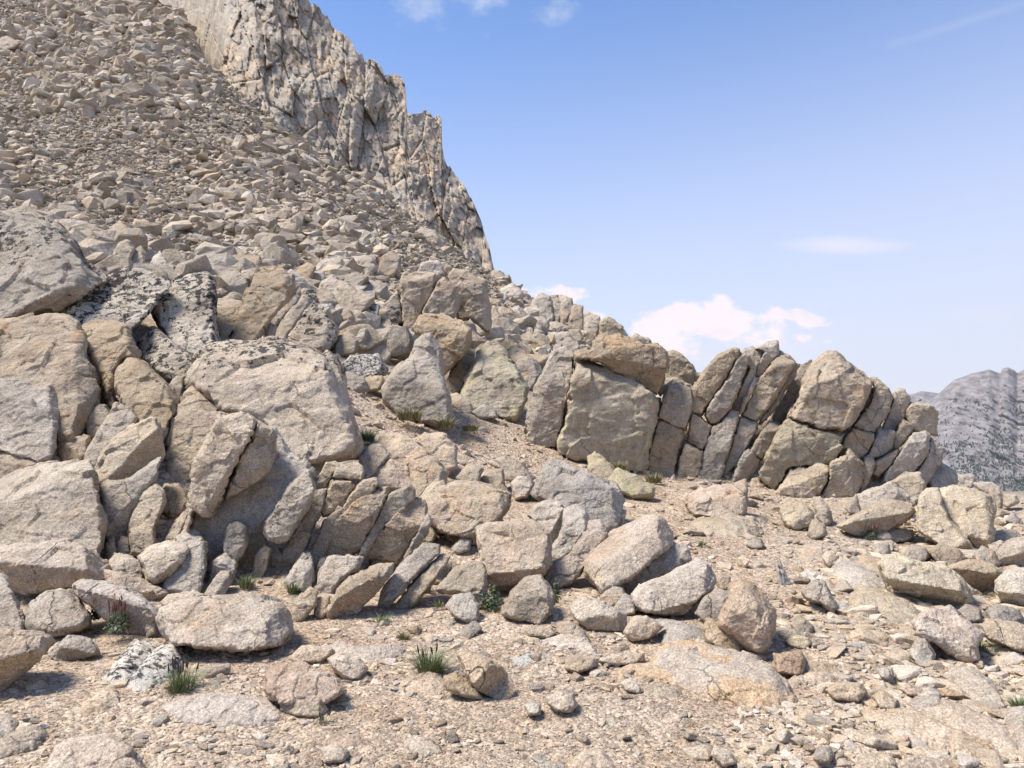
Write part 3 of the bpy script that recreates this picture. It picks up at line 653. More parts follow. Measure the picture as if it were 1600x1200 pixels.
k|tan|small wedge under the fourth slab of the crest|1410,656 1428,664 1421,681 1403,702 1391,702 1400,678||d=13.2 T=.2
k|tan|cracked square block below the fourth slab of the crest|1371,672 1395,672 1400,678 1395,699 1386,708 1367,718 1356,710 1364,692||d=13.2 T=.25
k|tan|five-sided block below the four-sided slab|1332,669 1365,678 1366,688 1356,706 1347,720 1330,715 1306,714 1319,687||d=13.2 T=.3
s|tan|thin pair of slabs low at the right of the outcrop|1366,721 1382,713 1402,701 1405,708 1393,726 1381,738 1372,745 1364,741||d=13 T=.2
s|pale|big tilted slab with a pitted face near the right end of the outcrop|1404,712 1424,678 1445,674 1453,682 1448,706 1438,726 1421,744 1400,750 1375,757 1384,736||d=13 T=.3
b|pale|pale boulder with a jagged right edge at the right end of the outcrop|1453,680 1462,687 1476,702 1466,726 1453,749 1445,760 1430,752 1427,740 1441,726 1450,706||d=13.1 T=.3
b|wall|broad stained block under the great pyramidal block|1231,655 1275,669 1318,678 1314,695 1303,718 1298,729 1265,727 1245,729 1235,732 1223,754 1210,775 1200,762 1184,738 1195,715 1210,687 1224,662|1312,690 1225,750 .2|d=13 T=.4 bev=.25
b|tan|upright boulder with a pointed top right of the broad stained block|1298,722 1317,712 1327,702 1348,725 1350,741 1341,767 1328,789 1310,794 1280,778 1296,747|1325,708 1325,790 .5|d=12.7 T=.35
b|tan|low jagged boulder with notched top below the broad stained block|1210,770 1225,754 1235,732 1240,734 1247,728 1260,732 1275,724 1295,727 1298,739 1283,767 1270,789 1240,787 1215,783|1215,765 1295,740 .7|d=12.7 T=.35
k|tan|small spiky block right of the pointed-top upright boulder|1350,717 1360,707 1368,725 1358,752 1348,771 1341,768 1350,741||d=12.8 T=.2
k|tan|upper block at the foot of the first slab|1081,645 1095,653 1106,663 1113,666 1106,691 1097,704 1074,691 1078,664||d=13.2 T=.25
k|tan|lower block at the foot of the first slab|1071,692 1097,706 1096,726 1088,760 1054,755 1064,713||d=13 T=.25
b|tan|tall smooth grey-tan slab with a brown spot below the second slab|1141,638 1155,645 1153,661 1143,691 1136,718 1123,758 1100,754 1089,743 1099,708 1114,667 1126,660|1135,640 1100,750 -.01|d=13.1 T=.3
s|tan|slanting slab joined to the right of the brown-spotted slab|1155,651 1183,662 1181,676 1166,702 1151,727 1138,740 1131,760 1122,759 1136,718 1150,672||d=13.2 T=.25
k|tan|rectangular block halfway down the gap of the right outcrop|1201,659 1212,661 1221,666 1206,699 1192,719 1171,704 1186,681|1218,668 1194,715 .6|d=13.2 T=.25
k|tan|square-ended block at the bottom of the gap of the right outcrop|1161,706 1170,703 1188,717 1186,729 1171,761 1141,753 1154,721|1168,706 1150,752 .6|d=13 T=.25
k|brown|brown wedge in the shade left of the low jagged boulder|1175,748 1185,746 1212,786 1190,790 1166,768||d=12.8 T=.2
b|yellow|pale yellow boulder below the low jagged boulder|1218,800 1225,788 1240,779 1260,790 1271,803 1271,819 1242,826 1226,818||
s|grey|thin grey stone standing on edge below the outcrop|1271,778 1282,777 1296,797 1300,813 1288,820 1277,807||T=.12
k|grey|grey angular stone under the stone standing on edge|1262,834 1270,813 1287,820 1292,835 1272,842||
b|tan|long lens-shaped boulder tilted up to the right below the outcrop|1308,822 1350,797 1375,785 1400,782 1425,789 1429,801 1416,817 1388,828 1355,839 1332,834|1428,797 1312,822 1|T=.4
b|palebrown|tan block lying above the lens-shaped boulder|1338,772 1370,762 1392,752 1410,767 1432,787 1400,790 1375,792 1347,806 1341,788||
k|pale|pale cracked block perched between the tan block and the yellow slab|1395,752 1415,740 1436,740 1445,757 1443,773 1432,784 1412,769||
s|yellow|left part of the big cracked yellow-lichened slab at right|1438,777 1450,765 1467,764 1471,781 1478,808 1498,827 1527,857 1520,866 1475,852 1434,830 1436,795||T=.2
b|yellow|right part of the big cracked yellow-lichened slab at right|1467,764 1490,759 1520,766 1548,775 1553,795 1551,820 1553,840 1531,856 1522,854 1501,828 1480,808 1468,784|1545,778 1545,850 .6|T=.25
t|grey|dark little wedge left of the tan block|1320,795 1338,770 1347,802 1332,804||
b|pale|pale boulder with a shaded front cut by the right edge|1556,864 1572,847 1612,833 1612,880 1590,882 1572,886 1559,877|1612,862 1558,872 1|
s|grey|flat grey stone resting above the shaded right-edge boulder|1550,836 1580,829 1594,834 1590,840 1565,847 1551,846||
t|pale|small pale stone left of the shaded right-edge boulder|1544,852 1562,845 1571,850 1563,867 1555,874||
k|tan|brown-topped block behind the cracked yellow slab|1544,765 1560,762 1567,775 1564,797 1550,800||
k|grey|grey block on the far edge right of the outcrop's end|1493,744 1520,740 1524,750 1517,764 1491,760||
b|grey|shadowed rock just beyond the right end of the outcrop|1450,748 1470,722 1487,735 1496,743 1494,762 1455,766||
s|pale|flat pale stone on the rim above the cracked yellow slab|1520,754 1545,754 1564,762 1540,772||
k|pale|small pale block on the rim near the right edge|1563,772 1587,774 1592,785 1575,792 1564,785||
t|grey|small grey pointed stone near the right edge below the rim|1571,814 1582,800 1594,812 1591,823||
s|yellow|large pale overhanging slab on the right, dark shadow under its front|1372,880 1385,870 1415,869 1437,879 1477,884 1500,901 1516,919 1511,936 1500,950 1475,944 1440,932 1412,924 1388,912|1515,928 1390,905 1.6|T=.3
s|pale|long pale ridge of rock left of the large overhanging slab|1300,888 1305,879 1315,876 1340,886 1370,901 1387,917 1383,925 1350,926 1330,917 1306,901|1385,920 1302,893 .8|T=.14 f=1
b|brown|brown-topped boulder with dark front above the right-edge pale boulder|1479,889 1500,879 1530,874 1560,889 1567,901 1552,922 1532,926 1507,916 1489,900|1565,898 1482,888 1|T=.25
b|yellow|pale yellow-topped boulder cut by the right edge, undercut at its base|1557,909 1572,892 1612,886 1612,944 1580,946 1564,937 1556,922|1612,932 1560,920 1.2|T=.2
b|pink|pink triangular boulder with grass at its right on the right slope|1423,972 1450,952 1485,949 1500,964 1522,981 1537,990 1527,1010 1529,1027 1515,1036 1495,1027 1470,1010 1452,1001 1436,994|1530,1020 1440,985 .8|T=.22
k|grey|small upright grey stone against the pink triangular boulder|1420,1020 1432,1000 1447,994 1459,1022 1456,1035 1430,1034||T=.12
s|rust|smooth orange-pink slab at the right edge below the grey rubble|1534,977 1550,967 1590,974 1612,988 1612,1020 1575,1010 1550,1001 1537,988||T=.12
s|yellow|cracked yellowish bedrock slab in the middle of the right slope|1330,928 1350,916 1375,924 1425,934 1438,957 1426,976 1407,974 1385,974 1370,966 1340,966 1329,952||T=.1 bev=.5 f=1
k|pale|pale three-sided stone left of the cracked bedrock slab|1253,924 1275,906 1287,909 1308,946 1300,954 1282,942 1260,936||T=.12
t|pale|small blocky stone above the pale three-sided stone|1252,897 1260,889 1282,896 1281,909 1270,913 1254,904||
k|red|rusty red cube-shaped stone right of the egg boulder|1210,1022 1252,1019 1258,1030 1256,1049 1247,1053 1214,1051|1252,1022 1250,1052 .8|T=.12
b|mixed|broad low bedrock hump stained orange and white in the right foreground|1008,1038 1050,1007 1097,1003 1150,1020 1180,1033 1200,1050 1236,1076 1240,1098 1215,1109 1150,1100 1110,1090 1060,1072 1018,1064|1030,1040 1210,1062 .5|T=.22 bev=.9 f=1
s|ochre|long brown bedrock step running to the lower right|1335,1095 1375,1093 1420,1112 1470,1135 1540,1160 1585,1185 1500,1184 1400,1148 1350,1118||T=.12 f=1
s|ochre|second brown bedrock step above the long one near the right edge|1430,1098 1470,1095 1520,1115 1570,1140 1595,1168 1580,1182 1500,1154 1445,1124||T=.12 f=1
b|pale|white bedrock knob at the lower right edge|1565,1112 1612,1103 1612,1185 1590,1170||T=.1 f=1
s|pale|pale hump of bedrock above the two brown steps|1478,1045 1520,1048 1550,1068 1568,1102 1530,1099 1490,1076||T=.12 f=1
k|palebrown|cream wedge stone sitting on the long brown step|1403,1112 1425,1107 1467,1125 1469,1142 1440,1137 1409,1123||T=.08
k|palebrown|pointed cream stone at the head of the long brown step|1364,1088 1380,1079 1402,1094 1397,1110 1375,1106||T=.07
b|cube|cube-shaped pinkish boulder perched in the centre over a dark hollow|744,826 765,816 805,814 835,814 858,834 861,880 848,896 825,902 790,916 760,912 755,892 749,855|757,908 753,822 1.3;862,888 760,898 .9;752,828 850,826 .7|T=.3 k=-.1 bev=.3
k|pale|pale block leaning behind the top right of the cube boulder|825,806 835,790 850,785 872,785 881,795 878,821 873,841 861,853 855,835 838,818|878,800 855,845 .7|T=.25
s|pale|smooth curved pale slab next right of the pale leaning block|881,797 900,791 912,796 920,807 916,828 896,857 876,874 860,878 860,853 873,841 880,820||T=.22
s|pink|long curved slab cradling the smooth one, dark crack between|920,817 937,814 950,825 948,841 933,857 921,879 896,905 875,914 847,906 858,880 890,866 915,832||T=.24
b|palebrown|big wedge-shaped boulder with bright flat top leaning right of the cube boulder|915,876 942,845 970,824 1000,806 1020,803 1040,814 1051,830 1051,852 1026,869 1001,892 971,909 942,922 925,903 915,890|938,884 1046,824 1.1;942,922 936,880 1.2|T=.42 k=-.1 bev=.25
s|grey|shaded slab underneath the big wedge-shaped boulder|963,914 1000,891 1051,851 1071,854 1078,876 1046,894 1011,910 980,929||
b|pale|pale prow-shaped boulder below the shaded slab|988,929 1005,912 1050,895 1090,874 1103,879 1118,905 1113,922 1091,938 1066,953 1035,957 1000,950 989,938|990,932 1100,893 1.1;1098,880 1108,935 .7|T=.35 k=-.1 bev=.25
b|egg|big egg-shaped reddish boulder, bright on its left side|1141,916 1157,906 1172,911 1195,934 1211,955 1212,976 1202,1002 1190,1019 1172,1015 1150,1000 1121,979 1123,967 1139,930|1170,912 1192,1012 .8;1215,975 1130,950 .5|T=.3 k=-.1 bev=.8
k|brown|small brown block filling the gap left of the egg-shaped boulder|1095,942 1115,922 1137,925 1141,935 1127,968 1120,976 1100,969 1089,958||
k|pale|oblong cream block on the gravel below the big wedge-shaped boulder|889,949 910,931 932,939 955,949 976,959 977,984 950,984 920,979 899,966|976,970 893,952 .8|T=.16
k|brown|small brown stone above the oblong cream block|939,932 957,915 972,919 976,930 961,950 942,943||
k|grey|small grey stone right of the small brown one, under the shaded slab|959,950 977,927 993,942 991,957 977,961||
s|rust|orange-tinted flat stone right of the oblong cream block|975,988 990,965 1010,964 1038,979 1012,996 990,1000||T=.1
s|grey|smooth pale slab sunk in gravel left of the small pink triangular rock|1010,965 1030,966 1060,976 1100,984 1104,1001 1070,1009 1040,1010 1029,989||T=.1 f=1
k|rust|small pink triangular rock at the foot of the egg-shaped boulder|1099,982 1107,966 1125,976 1164,1007 1156,1023 1132,1017 1104,1002||T=.12
b|grey|dark rounded boulder holding up the cube boulder|783,958 800,925 820,903 845,899 858,917 866,930 861,957 843,974 810,967||T=.22 k=.1
b|palebrown|broad peach-coloured boulder left of the cube boulder's top|653,782 675,762 712,753 735,753 767,759 798,771 796,791 777,817 765,822 750,832 742,844 717,836 687,829 668,813|660,785 790,783 .7;797,782 745,835 .8|T=.4
b|grey|large mauve-grey boulder with a smooth sloping face behind the curved slabs|838,749 855,720 862,716 887,726 925,741 962,759 976,780 973,802 963,830 947,828 920,822 880,802 858,788 834,774|858,722 970,775 .9|T=.3
t|grey|round grey stone in the sand under the peach-coloured boulder|704,857 722,835 736,845 733,859 715,865||
t|pale|small pale stone left of the round grey stone|693,832 720,832 712,850 699,843||
b|palebrown|rounded buff boulder above the peach-coloured boulder|641,718 655,708 680,716 698,737 697,754 675,764 655,777 643,768||
s|palebrown|low buff slab with a fold, upper right of the slab fan|588,696 600,678 625,679 650,691 676,712 658,722 637,731 612,727 598,708||
b|grey|smooth grey boulder touching the right foot of the great dome|552,720 580,697 597,696 609,710 601,722 579,746 566,756 561,735||
b|pink|rosy boulder at the head of the slab fan|572,750 585,735 610,716 636,731 652,762 640,762 612,764 590,760||
b|palebrown|low rosy-buff hump beside the trail of gravel|638,690 665,676 695,679 713,700 714,728 700,746 685,724 662,706||
t|grey|oval grey cobble wedged at the lower right of the great dome|478,724 490,714 510,718 510,735 496,748 484,738||
k|tan|buff stone right above the peach-coloured boulder|743,755 765,734 785,734 787,757 799,772 770,768||
t|pink|small pinkish cobble left of the mauve-grey boulder|798,755 810,744 827,746 833,758 823,776 805,779||
s|grey|flat buff slab behind the small pinkish cobble|760,722 790,714 812,726 837,745 822,752 790,748 783,735||
t|tan|small buff stone left of the buff stones above the peach boulder|713,745 732,725 755,731 747,755 725,759||
s|yellowish|jagged plate standing at the foot of the great flat wall|918,714 930,706 952,724 966,740 957,755 940,750 921,736||T=.12
s|yellowish|flat layered rock lying right of the jagged plate|950,750 965,732 992,744 1022,762 1019,776 992,776 970,767||T=.15
b|pink|low pink-stained slab in front of the right outcrop|1068,778 1095,764 1150,754 1163,751 1167,765 1164,803 1130,809 1085,804 1073,790|1070,782 1165,772 1|T=.25
b|palebrown|small boulder with shaded side right of the large grass tuft|713,1024 725,1016 759,1027 791,1050 806,1076 790,1094 750,1080 735,1066|775,1035 735,1068 1|T=.12
s|pink|flat pink-buff stone just below the large grass tuft|617,1068 650,1056 672,1049 688,1055 699,1079 675,1084 643,1085||T=.06 f=1
s|tan|narrow slanting stone between the grass tuft and the shaded boulder|695,1057 712,1052 737,1071 758,1092 731,1088 700,1078||T=.05
k|pale|bright white stone near the bottom edge, left of centre|502,1169 525,1164 546,1175 535,1189 508,1191||T=.05
s|pink|low pink slab just above the bright white stone|498,1160 531,1149 562,1152 568,1166 540,1172||T=.05 f=1
s|pale|pale shard lying flat at the bottom centre|632,1158 650,1149 684,1163 689,1173 656,1181||T=.04 f=1
s|bluegrey|thin blue-white shard on the gravel right of the grass tuft|788,1029 828,1021 860,1021 861,1029 816,1039||T=.03 f=1
b|grey|fluted grey rock at the left end of the ridge crest|826,482 835,467 847,458 860,464 866,492 863,506 845,501 826,498||
b|brown|first orange column of the ridge crest|861,462 873,461 878,480 876,508 865,504||
b|brown|second orange column of the ridge crest|874,461 893,466 896,480 883,510 876,505||
b|brown|third orange column of the ridge crest, broader and darker|896,475 911,480 913,518 885,511||
b|pale|cracked pale rock right of the orange columns|913,485 936,495 938,507 929,537 913,520||
b|tan|rounded pale crest rock just above the capstone|938,502 950,496 970,509 982,527 960,530 938,530||d=24
s|pale|flat pale boulder lying on the ledge below the orange columns|858,506 870,503 891,512 892,521 865,519||
k|grey|grey cube beside the flat pale boulder on the ledge|891,515 905,516 911,528 903,535 890,527||k=-.5
b|tan|blocky ledge of pale rock below the fluted grey rock|798,503 807,498 847,495 857,502 854,539 830,532 798,527||
b|tan|second blocky ledge right of the first, cut by a vertical crack|855,519 887,520 906,540 912,553 880,550 855,540||
k|grey|upright split block between the cracked pillars and the ridge ledges|775,486 785,480 800,489 799,527 789,522 774,512||
k|tan|triangular slab below the blocky ledges|820,545 830,528 847,531 863,547 862,562 842,560||
s|pale|smooth pale slab on the ridge below its crest|783,452 800,444 822,460 803,471 784,461||
k|tan|small knob at the very foot of the cliff on the skyline|765,433 772,423 785,429 801,442 784,447||
t|pale|small pale crest stone behind the capstone|983,529 992,521 1015,531 1019,541 1003,546||d=15
b|tan|large tan talus block above the lumpy tan boulder|461,398 466,383 480,374 500,384 504,400 485,404||
b|brown|dark brown jointed talus block left of the pale pillar-top block|588,422 598,402 610,393 626,400 624,422 612,433 597,429||
b|tan|square talus boulder right of the large tan talus block|540,420 550,402 580,400 590,418 575,432 548,430||
b|pale|pale split talus boulder above the orange-brown bar|492,418 508,405 532,405 540,418 525,432 500,432||
b|brown|orange peaked boulder standing behind the grey dome|165,375 172,360 188,345 205,360 212,378 190,385||
b|rust|round orange boulder on the lower scree|207,352 212,342 232,346 237,358 225,367 209,362||
b|pale|white pointed boulder behind the lichen block|228,425 240,403 250,393 262,410 258,432 240,435||
b|tan|cracked boulder behind the white lichen boulder|170,405 185,380 200,375 212,388 200,412 185,425||
b|tan|second cracked boulder right of the first behind the lichen boulder|197,420 205,395 220,385 230,398 222,420 210,428||
b|grey|grey square boulder left of the smooth cube|255,395 270,392 290,398 292,412 275,420 258,412||
b|tan|buff boulder at the foot of the cliff on the scree's right edge|650,362 660,355 680,362 694,378 690,390 665,385||
s|grey|dark boulder high on the scree at the left edge|-10,76 3,60 12,58 33,68 20,76 -5,80||
s|ochre|brown ledge with a dark lip in the centre-right foreground|960,1050 985,1038 1020,1040 1050,1056 1062,1070 1040,1068 1000,1058 972,1062||f=1 T=.1
s|pale|bright cream stone with a point at the left of the bedrock hump|970,1068 985,1060 1003,1075 1000,1085 978,1078||T=.05
s|grey|thin buff slab lying in front of the bedrock hump|1000,1075 1030,1072 1060,1082 1062,1094 1030,1090 1005,1088||f=1 T=.06
s|rust|flat orange-topped stone below the oblong cream block|885,1030 905,1025 935,1028 930,1042 905,1050 884,1045||T=.06
s|palebrown|low ochre stone left of the bedrock hump|935,1030 970,1022 1005,1020 1007,1033 985,1038 945,1040||T=.07
s|palebrown|long ochre-tan stone between the grass and the dark rounded boulder|822,985 835,978 860,980 868,990 855,996 830,994||T=.06
k|rust|pinkish blocky stone below the dark rounded boulder|872,975 888,971 900,978 897,993 882,995 870,987||T=.08
k|grey|grey cracked stone right of the pinkish blocky stone|895,994 902,978 914,990 924,1004 912,1000||T=.07
s|palebrown|slab with ragged edge ending in a dark crack, centre foreground|850,1000 880,992 915,1000 928,1012 930,1022 905,1018 870,1012 845,1010||f=1 T=.09
k|palebrown|buff knob sunk in grit at the centre bottom|855,1090 875,1081 895,1084 900,1100 890,1112 868,1108 857,1100||T=.07
k|yellow|small square ochre stone at the centre bottom|820,1102 832,1097 843,1100 844,1115 826,1116||T=.05
s|pink|rounded pale pink rock cut by the bottom edge in the centre|885,1210 900,1185 925,1175 945,1180 960,1200 962,1215||f=1 T=.1
s|pale|grey-white wedge near the bottom right of centre|1112,1180 1118,1165 1140,1175 1150,1192 1130,1196||T=.05
s|grey|flat grey stone near the bottom right of centre|1085,1180 1070,1172 1100,1165 1115,1172 1105,1182||f=1 T=.04
s|ochre|layered buff slab with a dark lip right of the reddish cube|1225,1072 1240,1054 1290,1052 1315,1062 1305,1070 1260,1068 1240,1078||f=1 T=.09
s|palebrown|broad buff bedrock plate right of the bedrock hump|1225,1052 1265,1035 1305,1040 1318,1055 1290,1056 1250,1062||f=1 T=.08
b|palebrown|big buff boulder beyond the long step on the right slope|1290,1078 1310,1065 1345,1068 1355,1082 1340,1095 1305,1092||T=.12
k|pale|bright cream block on the right slope above the long brown step|1371,1045 1392,1043 1395,1056 1388,1062 1375,1058||T=.06
k|pale|angular cream stone below the pale hump of bedrock|1437,1085 1452,1075 1468,1085 1468,1098 1450,1102 1438,1095||T=.08
s|palebrown|second cream wedge stone higher on the brown step|1405,1076 1420,1068 1440,1078 1438,1088 1420,1086||T=.06
s|palebrown|long buff bar low on the right near the bottom edge|1315,1145 1330,1138 1365,1150 1400,1162 1395,1172 1360,1165 1325,1158||T=.08
k|brown|dark brown stone near the bottom edge on the right|1272,1185 1278,1168 1295,1168 1303,1180 1295,1192 1280,1192||T=.07
b|palebrown|rounded buff rock cut by the bottom edge on the right|1330,1215 1340,1188 1370,1180 1400,1188 1410,1215||f=1 T=.12
s|pink|pinkish slab near the bottom edge, right of the dark brown stone|1395,1215 1405,1192 1440,1185 1480,1195 1500,1215||f=1 T=.12
s|pale|pale plate between the pink triangular boulder and the right edge|1550,1010 1575,1008 1600,1018 1598,1028 1570,1026||f=1 T=.05
s|palebrown|rough bedrock patch above the cracked yellowish slab|1330,890 1350,868 1375,872 1392,885 1388,905 1360,900 1340,898||f=1 T=.12
k|grey|upright grey wedge on the right slope below the lens-shaped boulder|1362,872 1372,848 1388,850 1392,868 1380,876||T=.1
k|brown|dark angular rock below the cracked yellow-lichened slab|1412,868 1425,852 1445,855 1452,870 1440,878 1420,876||T=.12
k|brown|dark layered rock right of the dark angular rock|1450,862 1470,850 1495,858 1510,872 1495,882 1465,878||T=.14
s|palebrown|olive slab tucked beneath the cracked yellow-lichened slab|1520,868 1535,855 1552,862 1562,880 1550,888 1530,882||T=.12
b|yellow|pale rock at the foot of the lens-shaped boulder's right end|1375,832 1395,825 1425,828 1430,840 1410,846 1380,842||T=.1
s|grey|mossy grey rock in the shade beside the undercut right boulder|1495,955 1510,945 1530,952 1535,968 1515,972||T=.1
s|grey|greenish grey rocks below the undercut right-edge boulder|1540,955 1560,945 1590,952 1600,968 1575,975 1548,968||T=.12
s|palebrown|tan shelf running down the right slope left of the pink triangular boulder|1395,985 1420,982 1442,990 1440,998 1415,996 1398,993||f=1 T=.06
k|pale|white angular stone on the upper right gravel slope|1120,800 1140,792 1158,800 1150,812 1128,812||T=.08
s|tan|half-buried tan slab below the pink-stained slab|1075,815 1110,805 1165,806 1200,815 1190,832 1150,838 1105,835||f=1 T=.15
s|tan|half-buried pointed tan slab right of the other half-buried one|1120,808 1150,803 1200,808 1195,822 1160,835 1135,830||f=1 T=.12
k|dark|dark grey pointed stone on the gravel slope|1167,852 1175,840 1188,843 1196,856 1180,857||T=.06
k|palebrown|buff stone above the egg-shaped boulder|1118,908 1125,895 1140,902 1140,918 1126,924||T=.08
k|palebrown|buff stone on the slope right of the snag|1285,872 1292,862 1308,868 1310,880 1295,884||T=.07
s|palebrown|flat cream plate on the slope above the snag|1245,860 1262,850 1285,855 1288,868 1268,875 1250,870||f=1 T=.06
s|tan|low tan rock half buried right of the egg-shaped boulder|1235,975 1250,962 1270,978 1265,993 1245,988||T=.07
s|yellow|oval flat stone ringed with grit right of the egg-shaped boulder|1226,1002 1240,994 1262,996 1269,1005 1258,1014 1236,1010||T=.05
s|grey|thin slab filling the gap left of the largest grey-brown slab|505,815 528,790 545,798 530,825 512,860 498,885 488,895 480,885 490,850||d=6.9 T=.14 g=0.3
s|brown|narrow fin between the two biggest slabs of the fan|592,800 606,806 600,828 584,850 570,875 556,880 562,856 578,828||d=6.9 T=.13 g=0.3
s|grey|slim fin leaning at the right end of the fan|668,800 676,812 668,835 652,858 634,880 622,885 634,862 652,830||d=6.83 T=.12 g=0.3
s|tan|squat leaning fin at the left foot of the fan|462,880 474,862 484,872 474,905 458,925 446,922||d=6.53 T=.12 g=0.3
s|grey|leaning fin under the pointed grey stone's right side|500,872 512,868 506,895 494,925 482,932 486,905||d=6.58 T=.12 g=0.3
s|tan|bedrock rib rising from the soil left of the foot of the fan|398,868 414,850 424,858 416,890 402,915 388,918||d=6.7 T=.15
s|pale|slanted block filling the hollow under the great pale slab group|330,880 352,862 370,880 362,915 340,928 322,915||d=6.6 T=.2
"""
# ------------------------------------------------------------------ traced rocks
NAMES = {'b': ('boulder', 'boulder'), 's': ('rock_slab', 'rock slab'), 'k': ('rock_block', 'rock block'), 't': ('stone', 'stone')}
def pip(P_, poly):
    x, y = P_[:, 0], P_[:, 1]; r = np.zeros(len(P_), bool); n = len(poly)
    for i in range(n):
        x1, y1 = poly[i]; x2, y2 = poly[(i + 1) % n]
        c_ = (y1 > y) != (y2 > y)
        with np.errstate(divide='ignore', invalid='ignore'):
            r ^= c_ & (x < (x2 - x1) * (y - y1) / (y2 - y1 + 1e-12) + x1)
    return r
def edge_dist(P_, poly):
    d = np.full(len(P_), 1e9); n = len(poly)
    for i in range(n):
        a = poly[i]; b = poly[(i + 1) % n]; ab = b - a
        t = np.clip(((P_ - a) @ ab) / (ab @ ab + 1e-9), 0, 1)
        d = np.minimum(d, np.hypot(*(P_ - a - t[:, None] * ab).T))
    return d
def build_base(spec, seed):
    code, mat, label, outl, fac, opts = spec
    rg = np.random.default_rng(seed)
    poly = np.array([[float(t) for t in p.split(',')] for p in outl.split()])
    area = .5 * abs(np.dot(poly[:, 0], np.roll(poly[:, 1], -1)) - np.dot(poly[:, 1], np.roll(poly[:, 0], -1)))
    # orientation: counter-clockwise not required by the triangulator
    op = dict(t.split('=') for t in opts.split()) if opts.strip() else {}
    _c = poly.mean(0); _dv = poly - _c; poly = poly + _dv / (np.hypot(*_dv.T)[:, None] + 1e-9) * ((float(opts.split('g=')[1].split()[0]) if 'g=' in opts else 1.5 if 'd=' in opts else 2.2 if code in 'sk' else 1.4) + .008 * math.sqrt(area))
    kb = poly[:, 1].argmax(); ub, vb = poly[kb]; vt = poly[:, 1].min(); uc = poly[:, 0].mean()
    if 'd' in op: d = float(op['d']); autod = False
    else:
        cand = np.clip([ub], -60, 1660)
        d = hit(cand[0], min(vb, 1195)) + float(op.get('k', 0)); autod = True
    if autod and 'f' not in op:                            # seat the rock: its front, not its rim, meets the ground
        hgt = vb - vt; low = poly[:, 1] > vb - .3 * hgt
        poly[low, 1] += .06 * hgt * (poly[low, 1] - (vb - .3 * hgt)) / (.3 * hgt)
        dxy = np.ptp(poly[:, 0]) * d / F
        d += (.5 if vb > 930 or uc > 1000 else .2) * min(float(op.get('T', 9)) * 1.25, .32 * min(dxy, hgt * d / F))
    m = d / F                                              # metres per pixel at this depth
    # densify outline with small jitter so that edges are not ruler-straight
    pts = []
    S = math.sqrt(area)
    stp = max(S / 16, 5.)
    n = len(poly)
    for i in range(n):
        a, b = poly[i], poly[(i + 1) % n]; L = np.hypot(*(b - a)); k = max(1, int(round(L / stp)))
        nrm = np.array([-(b - a)[1], (b - a)[0]]) / (L + 1e-9)
        for j in range(k):
            t = j / k
            off = 0 if j == 0 else rg.normal() * min(1.3, L * .012)
            pts.append(a + (b - a) * t + nrm * off)
    pts = np.array(pts)
    st = max(S / 26, 2.2)
    gx = np.arange(pts[:, 0].min(), pts[:, 0].max(), st); gy = np.arange(pts[:, 1].min(), pts[:, 1].max(), st)
    G = np.stack(np.meshgrid(gx, gy), -1).reshape(-1, 2) + rg.uniform(-.25, .25, (len(gx) * len(gy), 2)) * st
    G = G[pip(G, pts)]
    dG = edge_dist(G, pts)
    keep = dG > st * .45
    G, dG = G[keep], dG[keep]
    r = dG.max() if len(dG) else S / 3
    T = float(op.get('T', 0)) or .85 * r * m
    T = min(T * 1.25, 1.9 * r * m)
    bev = min(float(op.get('bev', .3)) * r, ((2. + .015 * r) if 'd' in op else (3. + .025 * r)) * (3 if 'bev' in op and float(op['bev']) > .45 else 1))
    if 'f' in op: bev = .85 * r
    def chamf(dd, w):
        t_ = np.clip(dd / w, 0, 1); return .6 * np.sqrt(np.clip(1 - (1 - t_) ** 2, 0, 1)) + .4 * t_
    cen = G.mean(0) if len(G) else poly.mean(0)
    gxy = rg.normal(size=2) * .16
    ext = np.array([np.ptp(poly[:, 0]), np.ptp(poly[:, 1])])
    top = T + ((G - cen) @ (gxy * m))
    h = top.copy()
    lines = []
    for t in fac.split(';'):
        t = t.split()
        if len(t) == 3:
            a = np.array([float(x) for x in t[0].split(',')]); b = np.array([float(x) for x in t[1].split(',')]); s = float(t[2])
            if s > 0: lines.append((a, b, s * 1.5))
    auto = 3 if not lines else 1
    for k in range(4):                                     # chipped corners and edges all round
        ang = k / 4 * 2 * math.pi + rg.uniform(-.4, .4)
        nv = np.array([math.cos(ang), math.sin(ang)]); dv = np.array([-nv[1], nv[0]])
        reach = ((G - cen) @ nv).max()
        c0 = cen + nv * reach * (rg.uniform(.82, .97) if 'd' in op else rg.uniform(.6, .93))
        lines.append((c0, c0 + dv * 50 * 1., rg.uniform(.5, 2.2)))
    for k in range(auto):
        ang = rg.uniform(0, 2 * math.pi) if k else rg.uniform(-.5, .4)
        dv = np.array([math.cos(ang), math.sin(ang)]); nv = np.array([dv[1], -dv[0]])
        c0 = cen + nv * ext * rg.uniform(.16, .34)
        lines.append((c0, c0 + dv * 50, rg.uniform(.25, .8)))
    for a, b, s in lines:
        dv = (b - a) / np.hypot(*(b - a)); nv = np.array([dv[1], -dv[0]])       # image-space left of a->b (v points down)
        w = (G - a) @ nv
        h = np.minimum(h, T - s * np.maximum(w, 0) * m + .04 * T * (w < 0))
    h = np.maximum(h, T * .05) * chamf(dG, bev)
    Tb = min(1.3 * r * m, 1.2 * T + .5 * r * m)
    hb = Tb * chamf(dG, .8 * r)
    res = delaunay_2d_cdt([Vector(x) for x in np.concatenate([pts, G])], [], [list(range(len(pts)))], 1, 1e-4)
    vs, fs, ov = res[0], res[2], res[3]
    V2 = np.array([tuple(x) for x in vs]); nO = len(pts)
    src = np.array([o[0] if len(o) else -1 for o in ov])
    H = np.zeros(len(V2)); HB = np.zeros(len(V2))
    inn = src >= nO
